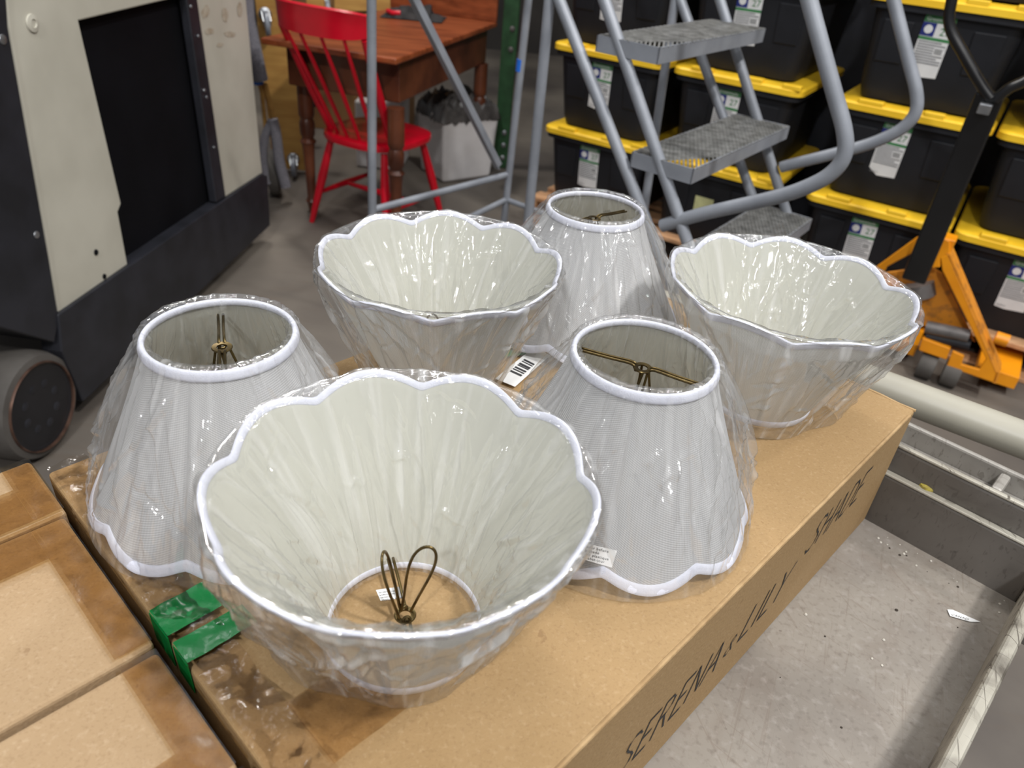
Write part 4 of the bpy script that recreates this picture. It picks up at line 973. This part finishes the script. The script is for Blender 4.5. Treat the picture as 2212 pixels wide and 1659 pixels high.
# =================================================================== storage totes
tA = math.radians(-30.5); tt = Vector((math.cos(tA), math.sin(tA), 0)); tn = Vector((-tt.y, tt.x, 0)); TD = 3.15
def Tp(s_, z_, d=0.0): return tt * s_ + tn * (TD + d) + Vector((0, 0, H + z_))
TW, TDp, TH_ = 0.545, 0.76, 0.37
def make_tote():
    r = bpy.data.objects.new('storage_tote', None); COL.objects.link(r); r.empty_display_size = 0.05
    ORG[r.name] = Vector()
    def rrect(w_, d_, rad, z, y0, n=5):
        pts = []
        for cx_, cy_, a0 in ((w_ / 2 - rad, y0 + rad, -90), (w_ / 2 - rad, y0 + d_ - rad, 0), (-w_ / 2 + rad, y0 + d_ - rad, 90), (-w_ / 2 + rad, y0 + rad, 180)):
            for k in range(n + 1):
                a = math.radians(a0 + 90 * k / n); pts.append(Vector((cx_ + rad * math.cos(a), cy_ + rad * math.sin(a), z)))
        return pts
    def loft(mb, secs):
        n = len(secs[0]); vs = [p for s_ in secs for p in s_]; fs = [(i * n + k, i * n + (k + 1) % n, (i + 1) * n + (k + 1) % n, (i + 1) * n + k) for i in range(len(secs) - 1) for k in range(n)]
        fs += [list(range(n - 1, -1, -1)), [(len(secs) - 1) * n + k for k in range(n)]]; mb.add(vs, fs)
    b = MB(); loft(b, [rrect(TW - 0.13, TDp - 0.13, 0.05, 0.001, 0.065), rrect(TW - 0.11, TDp - 0.11, 0.05, 0.04, 0.055), rrect(TW - 0.06, TDp - 0.06, 0.045, 0.30, 0.030), rrect(TW - 0.02, TDp - 0.02, 0.045, 0.302, 0.010), rrect(TW - 0.02, TDp - 0.02, 0.045, 0.3235, 0.010)])
    b.build('tote_body', BLKP, r, smooth=True)
    for x_ in (-0.145, 0.145):
        b = MB()
        b.prism([Vector((x_ - 0.045, 0.0485, 0.13)), Vector((x_ + 0.045, 0.0485, 0.13)), Vector((x_ + 0.05, 0.033, 0.27)), Vector((x_ - 0.05, 0.033, 0.27))], (0, -0.007, 0))
        b.build('grip_panel', BLKP, r, bevel=0.005)
    b = MB(); loft(b, [rrect(TW, TDp, 0.05, 0.324, 0), rrect(TW, TDp, 0.05, 0.345, 0), rrect(TW - 0.012, TDp - 0.012, 0.045, 0.351, 0.006), rrect(TW - 0.06, TDp - 0.06, 0.04, 0.353, 0.03), rrect(TW - 0.09, TDp - 0.09, 0.04, 0.358, 0.045)])
    lidp = b.build('lid', YELP, r, smooth=True)
    for x0_, x1_ in ((-0.19, -0.10), (0.04, 0.11), (0.19, 0.262)):
        b = MB(); b.prism([Vector((x0_, 0.002, 0.345)), Vector((x1_, 0.002, 0.345)), Vector((x1_, 0.040, 0.345)), Vector((x0_, 0.040, 0.345))], (0, 0, 0.020))
        b.build('lid_tab', YELP, lidp, bevel=0.004)
    return r
def sticker_label(r, variant, rot=0.0, x0=-0.02, torn=False):
    """printed paper label on the front of a tote"""
    def P(x_, z_, d=0.0):
        xx = x_ * math.cos(rot) - (z_ - 0.2) * math.sin(rot); zz = 0.2 + x_ * math.sin(rot) + (z_ - 0.2) * math.cos(rot)
        y_ = 0.055 - (zz - 0.04) * (0.025 / 0.26) - 0.0015 - d
        return Vector((x0 + xx, y_, zz))
    b = MB(); w_ = 0.05
    if variant == 'note':
        b.prism([P(-0.04, 0.13), P(0.045, 0.13), P(0.045, 0.21), P(-0.04, 0.21)], (0, -0.0006, 0)); b.build('note', YELNOTE, r, org=Vector()); return
    b.prism([P(-w_, 0.105 + (0.02 if torn else 0)), P(-w_ * 0.3, 0.1), P(w_, 0.105), P(w_, 0.30), P(-w_, 0.30)], (0, -0.0006, 0)); pl = b.build('paper_label', WHITE_P, r, org=Vector())
    def quad(mb, x0_, x1_, z0_, z1_, mi, d=0.0012): mb.add([P(x0_, z0_, d), P(x1_, z0_, d), P(x1_, z1_, d), P(x0_, z1_, d)], [(0, 1, 2, 3)], mi)
    b = MB(); quad(b, -w_, w_, 0.278, 0.30, 0); quad(b, -w_, w_, 0.222, 0.232, 0); quad(b, -w_, -0.006, 0.234, 0.277, 1)
    for k in range(9): quad(b, -w_ + 0.004, w_ - (0.004 if k % 3 else 0.02), 0.214 - k * 0.0085, 0.2185 - k * 0.0085, 2)
    quad(b, 0.012, 0.044, 0.176, 0.205, 3, 0.0018)
    for k in range(6): quad(b, 0.016 + k * 0.0042, 0.0182 + k * 0.0042, 0.181, 0.200, 4, 0.0022)
    ex = P(1, 0.2) - P(0, 0.2); ey = P(0, 0.3) - P(0, 0.2)
    textmesh(b, 'Greenmade', P(-w_ + 0.006, 0.283, 0.002), ex, ey, 0.0175, 3)
    textmesh(b, '27', P(0.010, 0.242, 0.002), ex, ey, 0.034, 0)
    textmesh(b, 'Gallon', P(-w_ + 0.004, 0.110, 0.002), ex, ey, 0.012, 2)
    ring = [(-0.028 + 0.014 * math.cos(a), 0.256 + 0.014 * math.sin(a)) for a in [k * math.pi / 8 for k in range(16)]]
    b.add([P(x_, z_, 0.0018) for x_, z_ in ring], [list(range(16))], 3)
    b.build('label_print', [GREEN_P, BLUE_P, GREY_P, WHITE_P, INK], pl, org=Vector())
def copytree(o, par=None):
    c = o.copy(); COL.objects.link(c); c.parent = par
    for k_ in list(o.children): copytree(k_, c)
    return c
proto = make_tote(); Rz = tA
COLS = [-1.562, -0.972, -0.305, 0.254]
ROWS = [-1.275, -0.910, -0.545, -0.180]
cn = ['behind the left ladder stringers', 'behind the ladder treads', 'right of the ladder', 'at the right frame edge']
rnm = ['lowest in the stack', 'second from bottom in stack', 'third from bottom in stack', 'uppermost in the stack']
allt = []
for ci, s_ in enumerate(COLS):
    for ri, z_ in enumerate(ROWS):
        o = proto if (ci == 0 and ri == 0) else copytree(proto)
        allt.append((ci, ri, o))
        jz = random.uniform(-0.004, 0.004)
        p = Tp(s_ + jz, z_ + 0.0, random.uniform(0, 0.012)); o.location = p; o.rotation_euler = (0, 0, Rz + random.uniform(-0.008, 0.008))
        o['label'] = 'black tote with yellow lid, %s %s' % (rnm[ri], cn[ci]); o['category'] = 'storage tote'; o['group'] = 'black totes with yellow lids'
        if 'kind' in o: del o['kind']
for ci, ri, o in allt:
    if (ci, ri) == (1, 0): sticker_label(o, 'note')
    elif (ci, ri) == (2, 1): sticker_label(o, 'full', -0.02, -0.03, True)
    elif (ci, ri) == (3, 0): sticker_label(o, 'full', 0.03, 0.0)
    elif (ci, ri) in ((3, 1), (3, 2), (3, 3)): sticker_label(o, 'full', 0.0, 0.02)
    else: sticker_label(o, 'full', random.uniform(-0.03, 0.03), -0.02)

b = MB(); b.prism([tt * -1.95 + tn * (TD + 1.0), tt * 4.5 + tn * (TD + 1.0), tt * 4.5 + tn * (TD + 1.1), tt * -1.95 + tn * (TD + 1.1)], (0, 0, 3.0)); struct(b.build('dark_gap_backing', FLTB))  # dark sheet added behind the totes so the gaps read as shade
# pallets below the totes
for si, (s0, s1, lb) in enumerate(((-1.86, -0.68, 'pine pallet under the two tote stacks behind the ladder'), (-0.60, 0.55, 'pine pallet under the tote stacks behind the orange jack'))):
    pr = thing('wooden_pallet', lb, 'pallet', Tp((s0 + s1) / 2, -H, 0.4), 'pine pallets under the totes')
    def pb(name, a0, a1, d0, d1, z0, z1):
        b = MB(); b.prism([tt * a0 + tn * (TD + d0) + Vector((0, 0, z0)), tt * a1 + tn * (TD + d0) + Vector((0, 0, z0)), tt * a1 + tn * (TD + d1) + Vector((0, 0, z0)), tt * a0 + tn * (TD + d1) + Vector((0, 0, z0))], (0, 0, z1 - z0)); b.build(name, WOODP, pr, bevel=0.003)
    zt_ = H - 1.275 - 0.0005
    for d_ in (0.0, 0.17, 0.34, 0.51, 0.68): pb('deck_board', s0, s1, d_, d_ + 0.1, zt_ - 0.02, zt_)
    for d_ in (0.0, 0.34, 0.68): pb('bottom_board', s0, s1, d_, d_ + 0.1, 0.001, 0.019)
    for a_ in (s0, (s0 + s1) / 2 - 0.02, s1 - 0.04): pb('stringer', a_, a_ + 0.04, 0.0, 0.78, 0.0195, zt_ - 0.0205)

# =================================================================== pallet jack
JD = 2.90
def J(px, py, d=0.0): return onpl(px, py, tn, JD + d)
jk = thing('pallet_jack', 'orange pallet jack with black steering handle in front of the totes', 'pallet jack', Vector((J(2050, 780).x, J(2050, 780).y, 0)))
def jprism(name, px, d, th, m, bev=0.004, par=None):
    b = MB(); b.prism([J(x, y, d) for x, y in px], tn * th); return b.build(name, m, par or jk, bevel=bev)
jprism('frame_leg', [(2031, 556), (2052, 548), (2159, 806), (2152, 829), (2044, 792), (2058, 758), (2083, 769), (2077, 787), (2115, 798), (2130, 776), (2035, 585)], 0.0, 0.012, ORNG)
b = MB(); a0, a1, a2 = J(2052, 548), J(2160, 806), J(2152, 829)
b.prism([a0, a1, a1 - Vector((0.004, 0, 0)) - tt * 0.01, a0 - tt * 0.012], tn * 0.085)
b.prism([a1, a2, a2 - tt * 0.012, a1 - tt * 0.012], tn * 0.085); b.build('frame_side', ORNW, jk)
jprism('frame_leg', [(1860, 600), (1982, 511), (2038, 514), (2052, 520), (2052, 548), (2031, 560), (2031, 578), (2008, 580), (1975, 545), (1917, 576), (1880, 640)], 0.001, 0.010, ORNG)
jprism('frame_top', [(2036, 512), (2066, 521), (2052, 548), (2020, 540)], 0.01, 0.07, ORNG)
jprism('back_plate', [(1900, 590), (2010, 575), (2036, 590), (2108, 740), (1980, 700), (1890, 680)], 0.075, 0.008, ORNW)
jprism('fork_bracket', [(1992, 730), (2053, 753), (2044, 778), (1984, 757)], 0.004, 0.03, ORNG)
b = MB(); b.tube([J(2000, 706, 0.03), J(2094, 726, 0.03)], 0.024, 16); b.build('axle_beam', GREYM, jk, smooth=True)
b = MB(); b.tube([J(2000, 725, 0.04), J(2096, 745, 0.04)], 0.022, 16); b.build('axle_beam', FLTB, jk, smooth=True)
b = MB(); b.tube([J(2150, 728, 0.02), J(2178, 737, 0.02)], 0.022, 16); b.build('push_rod_sleeve', ORNG, jk, smooth=True)
for px in (2000, 2062):
    c = J(px, 792, 0.03); c.z = 0.051; b = MB(); b.lathe([(0.01, -0.03), (0.048, -0.028), (0.05, -0.02), (0.05, 0.02), (0.048, 0.028), (0.01, 0.03)], c, 26, axis=tt); b.build('wheel', RUBB, jk, smooth=True)
for sg in (-0.05, 0.30):
    b = MB(); p_ = tt * sg + tn * (JD + 0.10) + Vector((0, 0, 0.035)); b.prism([p_ - tt * 0.07, p_ + tt * 0.07, p_ + tt * 0.07 + tn * 0.9, p_ - tt * 0.07 + tn * 0.9], (0, 0, 0.05)); b.build('fork', ORNG, jk, bevel=0.003)
b = MB(); b.tube([J(1985, 612, 0.06), J(1990, 640, 0.06)], 0.05, 20); b.build('pump_housing', GREYM, jk, smooth=True)
HD = -0.06
hp0 = J(1974, 604, HD); hp1 = onpl(2142, 200, tn, JD - 0.20)
ax = (hp1 - hp0).normalized(); sd_ = ax.cross(tn).normalized(); nn_ = sd_.cross(ax).normalized()
R = Matrix((sd_, nn_, ax)).transposed()
b = MB(); b.box((hp0 + hp1) / 2, (0.078, 0.035, (hp1 - hp0).length), R); hs = b.build('handle_shaft', BLKM, jk, bevel=0.006)
def JH(px, py): return onpl(px, py, tn, JD - 0.21)
b = MB(); b.tube(smoothpath([JH(2140, 212), JH(2118, 180), JH(2082, 118), JH(2057, 72), JH(2050, 40), JH(2056, 0), JH(2066, -50)], 6), 0.022, 16, flat=0.7)
b.tube(smoothpath([JH(2150, 216), JH(2178, 192), JH(2212, 176), JH(2280, 140), JH(2310, 70), JH(2300, 0)], 6), 0.022, 16, flat=0.7); b.build('handle_loop', BLKM, jk, smooth=True)
b = MB(); p_ = JH(2128, 233); b.box(p_ - tn * 0.012, (0.035, 0.02, 0.03), R); b.build('release_lever', CHROME, jk, bevel=0.003)
